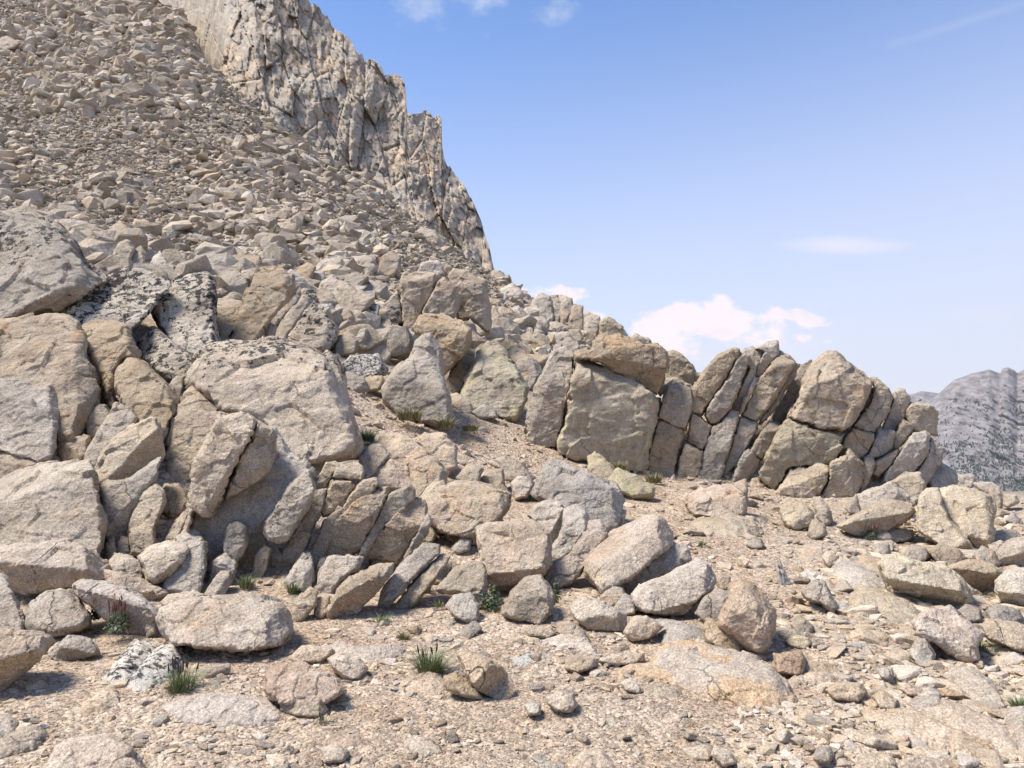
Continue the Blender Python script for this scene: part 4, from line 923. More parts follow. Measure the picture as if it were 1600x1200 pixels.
    H[inn] = h[src[inn] - nO]; HB[inn] = hb[src[inn] - nO]
    if autod:
        dt = hit(np.clip(uc, -60, 1660), max(vt, 5)) - d
        tilt = np.clip(.4 * dt, 0, .75 * (vb - vt) * m)
    else: tilt = .12 * (vb - vt) * m
    D2 = d + tilt * (vb - V2[:, 1]) / max(vb - vt, 1)
    if 'f' in op:                                         # lies flat: its rim follows the ground
        D2 = hit_many(np.clip(V2[:, 0], -100, 2100), np.minimum(V2[:, 1], 1295)) - .012
    border = ~inn
    bi = np.nonzero(border)[0]
    front = unproj(V2[:, 0], V2[:, 1], D2 - H)
    if 'f' in op:
        front = unproj(V2[:, 0], V2[:, 1], D2); front[:, 2] += np.minimum(H * .55, .10) - .004
    back_uv = V2 + (cen - V2) * .12 * (HB / (HB.max() + 1e-9))[:, None]
    back = unproj(back_uv[:, 0], back_uv[:, 1], D2 + HB)
    if 'f' in op:
        back = front.copy(); back[:, 2] -= H + .10 + .5 * np.minimum(HB, .2)
    nV = len(V2); mp = np.arange(nV) + nV
    mp[bi] = bi                                           # share the silhouette ring
    tri = np.array([f for f in fs if len(f) == 3])
    tri2 = mp[tri][:, ::-1]
    allv = np.concatenate([front, back])
    base = unproj(ub, vb, d + .3 * Tb)
    base = np.array([allv[:nV, 0].mean(), d * CP, allv[:nV, 2].min()])
    return allv - base, np.concatenate([tri, tri2]), base, S, m, r, d

rocks = []
for i, line in enumerate(l for l in ROCKS.strip().splitlines() if l.strip()):
    spec = line.split('|')
    vts, tris, base, S, m, r, d = build_base(spec, 100 + i)
    me = mesh_np('tmp', vts, tris, MAT[spec[1]], True)
    o = bpy.data.objects.new('tmp', me); COL.objects.link(o)
    rm = o.modifiers.new('r', 'REMESH'); rm.mode = 'VOXEL'; rm.voxel_size = max(S / 76, 1.15 if 'd=' in spec[5] else 1.5) * m
    sm = o.modifiers.new('s', 'SMOOTH'); sm.factor = .5; sm.iterations = 1
    rocks.append((spec, o, base, S, m, r, d))
dg = bpy.context.evaluated_depsgraph_get()
made = {}
for i, (spec, o, base, S, m, r, d) in enumerate(rocks):
    me2 = bpy.data.meshes.new_from_object(o.evaluated_get(dg))
    n = len(me2.vertices)
    co = np.empty(n * 3, np.float32); me2.vertices.foreach_get('co', co); co = co.reshape(-1, 3).astype(float)
    no = np.empty(n * 3, np.float32); me2.vertex_normals.foreach_get('vector', no); no = no.reshape(-1, 3)
    Lm = S * m
    off = np.array([i * 3.7, i * 1.3, 0])
    wq = co + np.stack([vnoise(co / (Lm * .2) + 5), vnoise(co / (Lm * .2) + 25), vnoise(co / (Lm * .2) + 45)], -1) * Lm * .035
    disp = facet3(wq / (Lm * .42) + off, 3) * Lm * .042 + facet3(wq / (Lm * .17) + off, 13) * Lm * .010
    disp += fbm(co / (Lm * .45) + off, 3, .5, 3) * Lm * .010
    rid = 1 - np.abs(fbm(co / (Lm * .22) + off, 4, .55, 8))
    disp += (rid - .8) * Lm * .006
    disp += np.tanh(fbm(co / (Lm * .33) * np.array([1, 1, 1.6]) + off, 4, .6, 33) * 14) * Lm * .0065
    small = min(.12, Lm * .12)
    disp += fbm(co / small + off, 3, .6, 21) * small * .06
    co = co + no * disp[:, None]
    me2.vertices.foreach_set('co', co.astype(np.float32).ravel())
    nm, cat = NAMES[spec[0]]
    me2.name = nm
    me2.materials.clear(); me2.materials.append(MAT[spec[1]])
    me2.polygons.foreach_set('use_smooth', np.ones(len(me2.polygons), bool))
    me2.update()
    ob = link(nm, me2, base, spec[2], cat, kind='thing')
    made[spec[2]] = ob
    old = o.data
    bpy.data.objects.remove(o); bpy.data.meshes.remove(old)
print('rocks', len(rocks), 'faces', sum(len(o.data.polygons) for o in made.values()), round(time.time() - T0, 1))

# ------------------------------------------------------------------ cliff behind the scree
sky_pts = [(110,-170),(262,-150),(380,-120),(440,-60),(478,-5),(484,2),(497,12),(508,22),(515,36),(530,48),(545,64),(558,78),(567,88),(570,98),(574,95),(590,97),(598,105),(600,118),(611,119),(614,116),(622,121),(632,130),(634,146),(636,175),(645,176),(656,176),(660,174),(664,173),(672,176),(676,183),(684,183),(690,188),(691,235),(697,254),(706,266),(716,283),(727,290),(731,300),(741,320),(752,345),(757,362),(765,385),(771,415),(776,428)]
base_pts = [(110,40),(200,70),(262,90),(300,110),(350,140),(430,192),(500,245),(560,292),(610,325),(660,358),(700,395),(760,432),(776,440)]
cu = np.arange(110, 776.5, 1.4); nvv = 240
su = np.interp(cu, *zip(*sky_pts)); bu = np.interp(cu, *zip(*base_pts)) + 26
_r = np.random.default_rng(8); _e = np.cumsum(_r.uniform(3.5, 11, 200)) + 110
su = su + np.where(cu > 480, 1, 1.5) * _r.uniform(-4.5, 3.5, 201)[np.searchsorted(_e, cu)]
tt = np.linspace(0, 1, nvv)
CU = np.repeat(cu[:, None], nvv, 1); CV = su[:, None] + (bu - su)[:, None] * tt
# face distance: from 60 m at the upper left to 76 m at the right foot, leaning back towards the top
DB = np.interp(cu, [110, 250, 310, 350, 400, 776], [120, 108, 84, 67, 62, 62])[:, None]
DD = DB + (bu[:, None] - CV) * .045
ratio = DD / F
X = CU * .0565; Z = CV * .0565                           # metres on the face, roughly
sh = Z * .38                                             # joints lean like the pillars in the photograph
wob = fbm(np.stack([X, Z, 0 * X], -1).reshape(-1, 3) * .35, 3, .5, 5).reshape(X.shape) * .8
rel = 0
for s_, ax, az_, amp, sd in ((1.9, 1., .36, .9, 1), (.8, 1., .42, .5, 2), (.36, 1., .5, .24, 3)):
    p2 = np.stack([((X + wob * .22 - sh * .35) / s_ * ax).ravel(), ((Z + wob * .4 + X * .15) / s_ * az_).ravel()], -1)
    f1, e, ha, hb, hc, ox, oy = voronoi2(p2, sd)
    blk = (ha - .5) + (hb - .5) * ox * 1.6 + (hc - .5) * oy * 1.6
    crk = -np.clip(1 - e / .05, 0, 1) * .38
    rel = rel + ((blk + crk) * amp).reshape(X.shape)
rel = rel + fbm(np.stack([X, Z, 0 * X], -1).reshape(-1, 3) * .9, 5, .6, 9).reshape(X.shape) * .35
rel = rel + fbm(np.stack([X, Z, 0 * X], -1).reshape(-1, 3) * .16, 3, .5, 19).reshape(X.shape) * 1.7
CV2 = CV + 0 * CV
fr = unproj(CU, CV2, DD - rel * (1 - .0 * tt))
bk = unproj(CU - 8, CV + (bu - su)[:, None] * .2 * (1 - tt), DD + 14)
nI, nJ = CU.shape
ix = np.arange(nI * nJ).reshape(nI, nJ)
qf = np.stack([ix[:-1, :-1], ix[:-1, 1:], ix[1:, 1:], ix[1:, :-1]], -1).reshape(-1, 4)
ib = ix + nI * nJ
qt = np.stack([ix[:-1, 0], ix[1:, 0], ib[1:, 0], ib[:-1, 0]], -1)
qr = np.stack([ix[-1, :-1], ix[-1, 1:], ib[-1, 1:], ib[-1, :-1]], -1)
MAT['cliff'] = granite('granite_cliff', (.40, .345, .285), (.50, .445, .38), stain=(.54, .40, .27), stain_amt=.0, patch=(.53, .43, .32), patch_amt=.4, tone=(.40, .38, .355), tone_amt=.4, crack=.6, speck=.3, scale=.22, bump=.8, cells=True)
cm = mesh_np('cliff', np.concatenate([fr.reshape(-1, 3), bk.reshape(-1, 3)]), [qf, qt, qr, ib[:-1, :-1][..., None].reshape(-1, 1) * 0 + np.array([0, 0, 0]) if False else np.stack([ib[:-1, :-1], ib[1:, :-1], ib[1:, 1:], ib[:-1, 1:]], -1).reshape(-1, 4)], MAT['cliff'], True)
link('cliff', cm, kind='structure')

# ------------------------------------------------------------------ loose rock prototypes
import bmesh
def hull_rock(rg, npts, dims, res=0, boxy=.5):
    bm = bmesh.new()
    p = rg.normal(size=(npts, 3)); p /= np.linalg.norm(p, axis=1)[:, None]
    p = p / (np.abs(p).max(1)[:, None] ** boxy)
    p *= np.array(dims) * .5
    p *= rg.uniform(.86, 1., (npts, 1))
    for x in p: bm.verts.new(x)
    r_ = bmesh.ops.convex_hull(bm, input=bm.verts)
    bmesh.ops.delete(bm, geom=[v for v in bm.verts if not v.link_faces], context='VERTS')
    if res:
        bmesh.ops.bevel(bm, geom=list(bm.edges), offset=.035, segments=1, affect='EDGES', profile=.5, clamp_overlap=True)
        bmesh.ops.triangulate(bm, faces=bm.faces)
        for _ in range(res): bmesh.ops.subdivide_edges(bm, edges=bm.edges, cuts=1, use_grid_fill=True)
        bmesh.ops.triangulate(bm, faces=bm.faces)
    else: bmesh.ops.triangulate(bm, faces=bm.faces)
    bm.verts.index_update()
    v = np.array([x.co[:] for x in bm.verts]); f = np.array([[q.index for q in y.verts] for y in bm.faces])
    bm.normal_update()
    nn = np.array([x.normal[:] for x in bm.verts])
    bm.free()
    if res:
        v = v + nn * (fbm(v * 3 + rg.uniform(0, 50), 4, .6, 4) * .05)[:, None]
    return v, f
def attr_granite(name, **kw):
    """granite whose per-rock variation comes from the mesh attribute 'rnd' (many rocks in one mesh)"""
    m = granite(name, **kw); nt = m.node_tree
    at = nt.nodes.new('ShaderNodeAttribute'); at.attribute_name = 'rnd'
    oi = [n for n in nt.nodes if n.type == 'OBJECT_INFO'][0]
    for l in list(oi.outputs['Random'].links):
        to = l.to_socket; nt.links.remove(l); nt.links.new(at.outputs['Fac'], to)
    return m
def rot_mats(rg, n, tilt):
    a = rg.uniform(0, 2 * np.pi, n); ax = rg.normal(size=(n, 3)); ax /= np.linalg.norm(ax, axis=1)[:, None]; t = rg.normal(size=n) * tilt
    ca, sa = np.cos(a), np.sin(a); z = np.zeros(n); o = np.ones(n)
    Rz = np.stack([ca, -sa, z, sa, ca, z, z, z, o], -1).reshape(n, 3, 3)
    K = np.stack([z, -ax[:, 2], ax[:, 1], ax[:, 2], z, -ax[:, 0], -ax[:, 1], ax[:, 0], z], -1).reshape(n, 3, 3)
    Rt = np.eye(3) + np.sin(t)[:, None, None] * K + (1 - np.cos(t))[:, None, None] * (K @ K)
    return Rt @ Rz
def merged(name, protos, pos, size, R, rg, mat, label, kind='stuff', smooth_=False):
    pid = rg.integers(0, len(protos), len(pos)); Vs = []; Fs = []; At = []; o = 0
    for k, (v, f) in enumerate(protos):
        s = np.nonzero(pid == k)[0]
        if not len(s): continue
        vv = np.einsum('nij,vj->nvi', R[s], v) * size[s][:, None, None] + pos[s][:, None]
        Vs.append(vv.reshape(-1, 3)); Fs.append((f[None] + (np.arange(len(s)) * len(v))[:, None, None]).reshape(-1, 3) + o)
        At.append(np.repeat(rg.uniform(0, 1, len(s)), len(v))); o += len(s) * len(v)
    me = mesh_np(name, np.concatenate(Vs), np.concatenate(Fs), mat, smooth_)
    a = me.attributes.new('rnd', 'FLOAT', 'POINT'); a.data.foreach_set('value', np.concatenate(At).astype(np.float32))
    return link(name, me, label=label, kind=kind)
def terr_pos(u, v, D):
    return terr_world(u, D)

rg = np.random.default_rng(7)
P_low = [hull_rock(rg, 16, (1, rg.uniform(.55, .9), rg.uniform(.35, .65)), 0, .8) for _ in range(28)]
# --- scree slope
N = 170000
u = rg.uniform(-150, 1120, N); v = rg.uniform(-120, 570, N)
D = hit_many(u, v)
ok = ~np.isnan(D) & (D > 15.5) & (D < 105) & ~((D > 58) & (u > 345))
u, v, D = u[ok], v[ok], D[ok]
patchn = fbm(np.stack([u / 90, v / 50, 0 * u], -1), 3, .5, 77)
px = np.exp(rg.normal(np.interp(patchn, [-.3, .3], [1.8, 2.75]), .50)); px = np.clip(px, 4.5, 40) * np.interp(D, [16, 24, 34, 50, 90], [1.8, 1.3, .95, .85, .8])
size = px * D / F
pos = terr_pos(u, v, D)
NIND = 300
order = np.argsort(-px * (rg.uniform(.9, 1.1, len(px))) * ((u > -10) & (v > 5)))
ind, rest = order[:NIND], order[NIND:]
MAT['scree_mass'] = attr_granite('granite_scree_mass', a=(.42, .36, .29), b=(.60, .535, .455), stain=(.46, .33, .2), stain_amt=.35, scale=.5, crack=0, speck=.5)
pos[:, 2] += size * rg.uniform(-.1, .3, len(size))
merged('scree', P_low, pos[rest], size[rest], rot_mats(rg, len(rest), .5), rg, MAT['scree_mass'], 'countless small angular granite rocks covering the steep scree slope')
P_mid = [hull_rock(rg, 18, (1, rg.uniform(.6, .9), rg.uniform(.45, .75)), 1, .75) for _ in range(16)]
scm = [mesh_np('scree_rock', v_, f_, MAT['scree'], False) for v_, f_ in P_mid]
for k in scm: pass
GR = 'larger loose rocks on the scree slope'
for j, k in enumerate(ind):
    o = link('scree_rock', scm[int(rg.integers(0, len(scm)))], pos[k], 'angular tan granite rock lying among smaller rocks on the steep scree slope', 'scree rock', GR, 'thing')
    s = size[k] * 1.3; o.scale = (s, s, s)
    o.rotation_euler = (rg.normal() * .4, rg.normal() * .4, rg.uniform(0, 6.28))

# --- rubble and stones on the near ground
def region_ok(u, v):
    a = v > 955 + 15 * np.sin(u / 70)
    b = (u > 985) & (v > 770 + .0 * u) & (v > 1045 - .26 * (u - 400) * 0 - (u - 985) * .75)
    c = (u > 600) & (u < 900) & (v > 615 + (u - 600) * .18) & (v < 700 + (u - 600) * .25)
    d_ = (u > 860) & (u < 1300) & (v > 735) & (v < 835 + (u - 860) * .25)
    return a | b | c | d_
def scatter(N, lo, hi, mu, sg, seed, filt=None, vmin=600, vmax=1230):
    r_ = np.random.default_rng(seed)
    u = r_.uniform(-160, 1860, N); v = r_.uniform(vmin, vmax, N)
    k = region_ok(u, v) if filt is None else filt(u, v)
    u, v = u[k], v[k]
    D = hit_many(u, np.minimum(v, 1290)); k = ~np.isnan(D) & (D < 16)
    u, v, D = u[k], v[k], D[k]
    px = np.clip(np.exp(r_.normal(mu, sg, len(u))), lo, hi)
    return r_, u, v, D, px
STONE = {}
def small(name, key, **kw): STONE[name] = key; MAT[name] = granite('stone_' + name, scale=.22, crack=.0, speck=1., bump=.8, **kw)
MAT['rubble'] = attr_granite('granite_rubble', a=(.44, .37, .29), b=(.58, .51, .43), stain=(.50, .33, .2), stain_amt=.6, scale=1.6, crack=0, bump=.5)
MAT['gravel'] = attr_granite('granite_gravel', a=(.45, .35, .26), b=(.60, .51, .42), stain=(.50, .30, .18), stain_amt=.7, scale=3., crack=0, speck=.3, bump=.3)
# make the per-pebble variation wide
for nm in ('gravel', 'rubble', 'scree_mass'):
    for n in MAT[nm].node_tree.nodes:
        if n.type == 'MAP_RANGE' and abs(n.inputs['To Min'].default_value - .87) < 1e-4:
            n.inputs['To Min'].default_value = .62 if nm == 'scree_mass' else .74; n.inputs['To Max'].default_value = 1.22
P_peb = [hull_rock(rg, 9, (1, rg.uniform(.6, 1), rg.uniform(.4, .8)), 0, .4) for _ in range(14)]
r_, u, v, D, px = scatter(66000, 2.2, 9, 1.25, .38, 21)
pos = terr_pos(u, v, D); size = px * D / F; pos[:, 2] += size * .1
merged('gravel', P_peb, pos, size, rot_mats(r_, len(u), .5), r_, MAT['gravel'], 'coarse tan granite grit and pebbles covering the near ground')
P_slab = [hull_rock(rg, 16, (1, rg.uniform(.45, .8), rg.uniform(.22, .5)), 1, .85) for _ in range(16)]
dens = lambda u, v: region_ok(u, v) & (fbm(np.stack([u / 130, v / 55, 0 * u], -1), 3, .5, 31) + np.where(u > 1180, .16, 0) + np.where((v > 1120) & (u < 620), .12, 0) - np.where((u > 560) & (u < 1250) & (v > 1080), .14, 0) > .03)
r_, u, v, D, px = scatter(6300, 7, 26, 2.45, .38, 22, dens)
pos = terr_pos(u, v, D); size = px * D / F; pos[:, 2] += size * .05
merged('rubble', P_slab, pos, size, rot_mats(r_, len(u), .28), r_, MAT['rubble'], 'small broken granite chips strewn over the ground and slope')
slope = lambda u, v: (u > 1150) & (v > 800) & (v < 1200) & (v > 1110 - .75 * (u - 1000)) & (fbm(np.stack([u / 90, v / 40, 0 * u], -1), 3, .5, 41) > -.42) & ((v < 1000 + .1 * (u - 1200)) | (u > 1300) | (v > 1100))
r_, u, v, D, px = scatter(19000, 11, 64, 3.0, .45, 27, slope)
pos = terr_pos(u, v, D); size = px * D / F; pos[:, 2] += size * .04
merged('slope_rubble', P_slab, pos, size, rot_mats(r_, len(u), .35), r_, MAT['rubble'], 'broken pale rock fragments covering the right-hand slope')
low = lambda u, v: ((u < 560) & (v > 1085)) | ((u > 480) & (u < 1000) & (v > 985) & (v < 1090)) | ((u < 420) & (v > 1010))
r_, u, v, D, px = scatter(4200, 10, 50, 2.8, .45, 28, low)
pos = terr_pos(u, v, D); size = px * D / F
merged('foreground_rubble', P_slab, pos, size, rot_mats(r_, len(u), .22), r_, MAT['rubble'], 'broken stones half buried in the foreground grit')
# wedge stones jammed in the gaps of the piles
gap = lambda u, v: ((u < 700) & (v < 950) & (v > 560)) | ((u >= 700) & (u < 1180) & (v > 840) & (v < 975))
r_, u, v, D, px = scatter(1900, 9, 34, 2.9, .35, 23, gap, 560, 980)
pos = terr_pos(u, v, D); size = px * D / F
merged('gap_rubble', P_slab, pos, size, rot_mats(r_, len(u), .8), r_, MAT['rubble'], 'shaded broken rock filling the gaps between the piled boulders')
gap2 = lambda u, v: ((u > 330) & (u < 1500) & (v > 420) & (v < 790))
r_, u, v, D, px = scatter(2600, 9, 30, 2.7, .35, 29, gap2, 420, 800)
pos = terr_pos(u, v, D); size = px * D / F
merged('outcrop_rubble', P_slab, pos, size, rot_mats(r_, len(u), .8), r_, MAT['rubble'], 'broken rock lying behind and between the outcrop boulders')
small('pale', 'pale grey-white', a=(.50, .47, .43), b=(.64, .61, .57), stain_amt=.1)
small('pink', 'pink-buff', a=(.47, .37, .30), b=(.56, .48, .41), stain_amt=.4)
small('tan', 'tan', a=(.42, .35, .275), b=(.54, .46, .38), stain_amt=.4)
small('rust', 'rusty orange', a=(.42, .29, .18), b=(.50, .38, .27), stain_amt=.5)
small('grey', 'mid-grey', a=(.38, .34, .29), b=(.48, .44, .385), stain_amt=.1)
small('yellow', 'yellowish cream', a=(.48, .43, .33), b=(.58, .52, .41), stain_amt=.2, tone=(.53, .49, .28), tone_amt=.4)
P_st = [hull_rock(rg, 15, (1, rg.uniform(.45, .85), rg.uniform(.22, .5)), 2, .85) for _ in range(12)]
st_mesh = {k: [mesh_np('stone', v_, f_, MAT[k], True) for v_, f_ in P_st] for k in STONE}
r_, u, v, D, px = scatter(1500, 15, 62, 3.15, .42, 24, dens)
o_ = np.argsort(-px * ((u > -20) & (u < 1620)))[:290]; u, v, D, px = u[o_], v[o_], D[o_], px[o_]
pos = terr_pos(u, v, D); size = px * D / F
keys = list(STONE)
for j in range(len(u)):
    w = np.array([3, 3, 4, 1.6, 1.5, 4.5 if u[j] > 1150 and v[j] < 1000 else .4]); k = keys[int(r_.choice(6, p=w / w.sum()))]
    o = link('loose_stone', st_mesh[k][int(r_.integers(0, 12))], pos[j] + np.array([0, 0, size[j] * .06]),
             'loose ' + STONE[k] + ' stone half sunk in the gravelly ground', 'loose stone', STONE[k] + ' stones on the gravel', 'thing')
    s = size[j]; o.scale = (s, s, s)
    o.rotation_euler = (r_.normal() * .22 + (.15 if u[j] > 1100 else 0), r_.normal() * .22, r_.uniform(0, 6.28))

# ------------------------------------------------------------------ plants
def leaf_mat(name, a, b, trans=.2):
    m, nt = new_mat(name); q = NB(nt)
    out = q.n('ShaderNodeOutputMaterial'); bs = q.n('ShaderNodeBsdfPrincipled'); q.l(bs.outputs[0], out.inputs[0])
    at = q.n('ShaderNodeAttribute'); at.attribute_name = 'rnd'
    q.l(q.mix(at.outputs['Fac'], a, b), bs.inputs['Base Color']); bs.inputs['Roughness'].default_value = .6
    return m
MAT['grass'] = leaf_mat('grass_green', (.06, .095, .03), (.24, .26, .11))
MAT['grassdry'] = leaf_mat('grass_dry', (.11, .115, .045), (.33, .27, .14))
MAT['leaf'] = leaf_mat('leaf_green', (.035, .055, .022), (.10, .125, .05))
MAT['redspike'] = leaf_mat('seed_head_red', (.13, .04, .03), (.22, .08, .055))
MAT['spike'] = leaf_mat('seed_head_dark', (.03, .028, .02), (.07, .06, .04))
def blades(rg, n, rad, h, w, lean, seg=4):
    V = []; Fc = []; A = []
    for i in range(n):
        a = rg.uniform(0, 6.283); r0 = rad * math.sqrt(rg.uniform()) ; p = np.array([math.cos(a) * r0, math.sin(a) * r0, -.01])
        out = np.array([math.cos(a + rg.normal() * .6), math.sin(a + rg.normal() * .6), 0]); L = h * rg.uniform(.45, 1.05); ln = lean * rg.uniform(.2, 1.2) * (.4 + r0 / max(rad, 1e-6))
        side = np.array([-out[1], out[0], 0]) * w * .5; b = len(V); rn = rg.uniform()
        for s in range(seg + 1):
            t = s / seg
            c_ = p + out * ln * L * t ** 1.8 + np.array([0, 0, L * (t - .35 * ln * t * t)])
            ww = 1 - t ** 1.5 * .95
            V += [c_ - side * ww, c_ + side * ww]; A += [rn, rn]
        for s in range(seg): Fc.append([b + 2 * s, b + 2 * s + 1, b + 2 * s + 3, b + 2 * s + 2])
    return np.array(V), np.array(Fc), np.array(A)
def spikes(rg, n, rad, h, w):
    """thin stalk plus a fat seed head"""
    V = []; Fc = []; A = []; Vh = []; Fh = []; Ah = []
    for i in range(n):
        a = rg.uniform(0, 6.283); r0 = rad * math.sqrt(rg.uniform()); p = np.array([math.cos(a) * r0, math.sin(a) * r0, 0]); L = h * rg.uniform(.7, 1.1)
        tip = p + np.array([rg.normal() * .12 * L, rg.normal() * .12 * L, L])
        for (s0, s1, ww, VV, FF, AA) in ((0, .8, w * .25, V, Fc, A), (.68, 1, w, Vh, Fh, Ah)):
            rn = rg.uniform(); q0, q1 = p + (tip - p) * s0, p + (tip - p) * s1; b = len(VV)
            for t, k in ((0, .5), (.35, 1), (.7, .8), (1, .15)):
                c_ = q0 + (q1 - q0) * t
                for m_ in range(4):
                    an = m_ * 1.5708; VV.append(c_ + np.array([math.cos(an), math.sin(an), 0]) * ww * k); AA.append(rn)
            for s in range(3):
                for m_ in range(4): FF.append([b + s * 4 + m_, b + s * 4 + (m_ + 1) % 4, b + s * 4 + 4 + (m_ + 1) % 4, b + s * 4 + 4 + m_])
    return (np.array(V), np.array(Fc), np.array(A)), (np.array(Vh), np.array(Fh), np.array(Ah))
def leaves(rg, n, rad, h, w):
    V = []; Fc = []; A = []
    for i in range(n):
        d = rg.normal(size=3); d /= np.linalg.norm(d); d[2] = abs(d[2]); c_ = d * np.array([rad, rad, h]) * rg.uniform(.35, 1.0)
        a = rg.normal(size=3); a /= np.linalg.norm(a); b_ = np.cross(a, d); b_ /= np.linalg.norm(b_) + 1e-9
        s = w * rg.uniform(.6, 1.2); b = len(V); rn = rg.uniform()
        V += [c_ - a * s, c_ + b_ * s * .6, c_ + a * s, c_ - b_ * s * .6]; A += [rn] * 4; Fc.append([b, b + 1, b + 2, b + 3])
    return np.array(V), np.array(Fc), np.array(A)
def vmesh(name, d, mat):
    me = mesh_np(name, d[0], d[1], mat, True)
    a = me.attributes.new('rnd', 'FLOAT', 'POINT'); a.data.foreach_set('value', d[2].astype(np.float32)); return me
rp = np.random.default_rng(99)
def ground_at(u, v, dz=0, dd=0):
    D = hit(u, v) + dd
    p = terr_world(np.array([float(u)]), np.array([D]))[0]
    q = unproj(u, v, D); p = np.array([q[0], q[1], q[2] + dz]); return p, D / F
def tuft(u, v, wpx, hpx, label, mat='grass', n=120, heads=0, dd=0, lean=.75):
    p, m = ground_at(u, v, -.01, dd)
    e = bpy.data.objects.new('grass_tuft', None); COL.objects.link(e); e.location = p
    e['label'] = label; e['category'] = 'grass tuft'; e['kind'] = 'thing'
    link('blades', vmesh('blades', blades(rp, n, wpx * m * .28, hpx * m * 1.15, max(1.5 * m, .004), lean), MAT[mat]), parent=e)
    if heads:
        a, b = spikes(rp, heads, wpx * m * .3, hpx * m * 1.15, 1.5 * m)
        link('seed_heads', vmesh('seed_heads', b, MAT['spike']), parent=e)
        link('stalks', vmesh('stalks', a, MAT['grassdry']), parent=e)
def plant(u, v, wpx, hpx, label, n=220, red=0, dd=0, leafy=True):
    p, m = ground_at(u, v, -.01, dd)
    nm = 'red_spiked_plant' if red else 'leafy_plant'
    e = bpy.data.objects.new(nm, None); COL.objects.link(e); e.location = p
    e['label'] = label; e['category'] = 'plant'; e['kind'] = 'thing'
    if leafy: link('foliage', vmesh('foliage', leaves(rp, n, wpx * m * .5, hpx * m * (.6 if red else 1), 2.6 * m), MAT['leaf']), parent=e)
    if red:
        a, b = spikes(rp, red, wpx * m * .35, hpx * m * 1.2, 1.7 * m)
        link('flower_spikes', vmesh('flower_spikes', b, MAT['redspike']), parent=e)
        link('stalks', vmesh('stalks', a, MAT['leaf']), parent=e)
tuft(672, 1052, 66, 46, 'largest grass tuft, dark green, alone in the centre foreground gravel', n=420, heads=4)
tuft(284, 1080, 60, 46, 'grass tuft with dark seed heads beside the split lichen slab', n=300, heads=14)
tuft(598, 975, 22, 22, 'small dark grass tuft with stalks below the long rising slab', n=90, heads=6)
tuft(631, 996, 26, 16, 'small grass tuft with brown dead base right of the little stalky one', 'grassdry', n=110, dd=0)
tuft(363, 1016, 32, 18, 'left one of two low tufts before the smooth cream boulder', n=130)
tuft(400, 1019, 20, 10, 'right and lower one of two tufts before the smooth cream boulder', n=70)
tuft(458, 925, 26, 22, 'grass tuft at the foot of the pointed grey stone', n=120, dd=-.1)
tuft(503, 1133, 22, 22, 'sparse dark stalky tuft beside the thin grey slab below the reddish boulder', n=50, heads=8)
tuft(688, 950, 20, 16, 'short grass tuft left of the split grey stone', n=90)
tuft(662, 925, 34, 30, 'loose grass tuft with a pale head right of the outermost thin slab', 'grassdry', n=150, heads=5)
tuft(706, 905, 22, 34, 'upright yellow-green tuft between the thin slab and the pale grey boulder', 'grassdry', n=90)
tuft(385, 915, 34, 22, 'dark grass patch in the hollow under the shadowed slab', n=140, dd=-.12)
tuft(553, 895, 18, 14, 'little grass tuft on the grooved slab', 'grassdry', n=60, dd=-.25)
tuft(538, 948, 20, 10, 'dull green tuft at the base of the big blunt slab', 'grassdry', n=70, dd=-.2)
tuft(640, 655, 60, 22, 'yellowish grass patch at the left foot of the pointed boulder', 'grassdry', n=420, dd=-.5)
tuft(695, 668, 44, 20, 'yellowish grass patch at the right foot of the pointed boulder', 'grassdry', n=300, dd=-.5)
tuft(735, 672, 40, 14, 'dry grass patch before the pentagonal boulder', 'grassdry', n=220, dd=-.3)
tuft(967, 735, 34, 18, 'olive grass at the foot of the great flat wall', 'grassdry', n=220, dd=-.6)
tuft(1022, 752, 40, 16, 'olive grass at the foot of the narrow column', 'grassdry', n=220, dd=-.4)
tuft(575, 690, 30, 24, 'green grass tucked behind the right side of the great dome', n=200)
tuft(832, 782, 22, 20, 'green growth between the buff stone and the mauve-grey boulder', n=120)
tuft(1098, 852, 14, 14, 'tiny dark tuft alone on the middle gravel slope', n=50)
tuft(1530, 1020, 42, 26, 'grass tuft right of the pink triangular boulder', n=240)
tuft(1592, 1105, 34, 24, 'grass tuft at the right edge above the white bedrock', n=220)
tuft(1482, 1030, 40, 12, 'low dark grass in the shade under the pink triangular boulder', n=150)
tuft(1590, 980, 16, 14, 'small green tuft on the right edge below the pale undercut boulder', n=60)
tuft(700, 845, 12, 10, 'tiny green tuft beside the round grey stone in sand', n=40)
tuft(1135, 756, 14, 8, 'little green tuft under the brown-spotted slab', n=50, dd=-.2)
plant(768, 950, 44, 40, 'bright leafy plant in the hollow under the cube boulder', n=420, dd=-.1)
plant(868, 945, 22, 44, 'dark mossy plant in the gap right of the dark boulder', n=300, dd=.1)
plant(185, 982, 50, 14, 'leafy green plant in front of the long pink wedge slab', n=320, dd=-.25)
plant(150, 965, 20, 28, 'leafy plant between the sheltered tan boulder and the wedge slab', n=200, dd=-.15)
plant(185, 975, 44, 36, 'red-flowered plant against the dark front of the wedge slab', red=22, n=120, dd=-.32)
plant(50, 980, 18, 26, 'green plant between the left-edge boulder and the sheltered boulder', n=160, dd=-.1)
plant(752, 925, 14, 34, 'red-flowered plant at the left end of the cube boulder hollow', red=12, n=40, dd=-.15)
plant(585, 835, 14, 36, 'green plant deep in the slab fan', n=120, dd=-.35)
plant(1363, 838, 22, 18, 'small red-flowered plant under the lens-shaped boulder', red=9, n=90, dd=-.25)
plant(952, 812, 16, 12, 'small red plant on the lower edge of the mauve-grey boulder', red=8, n=20, dd=-.5)
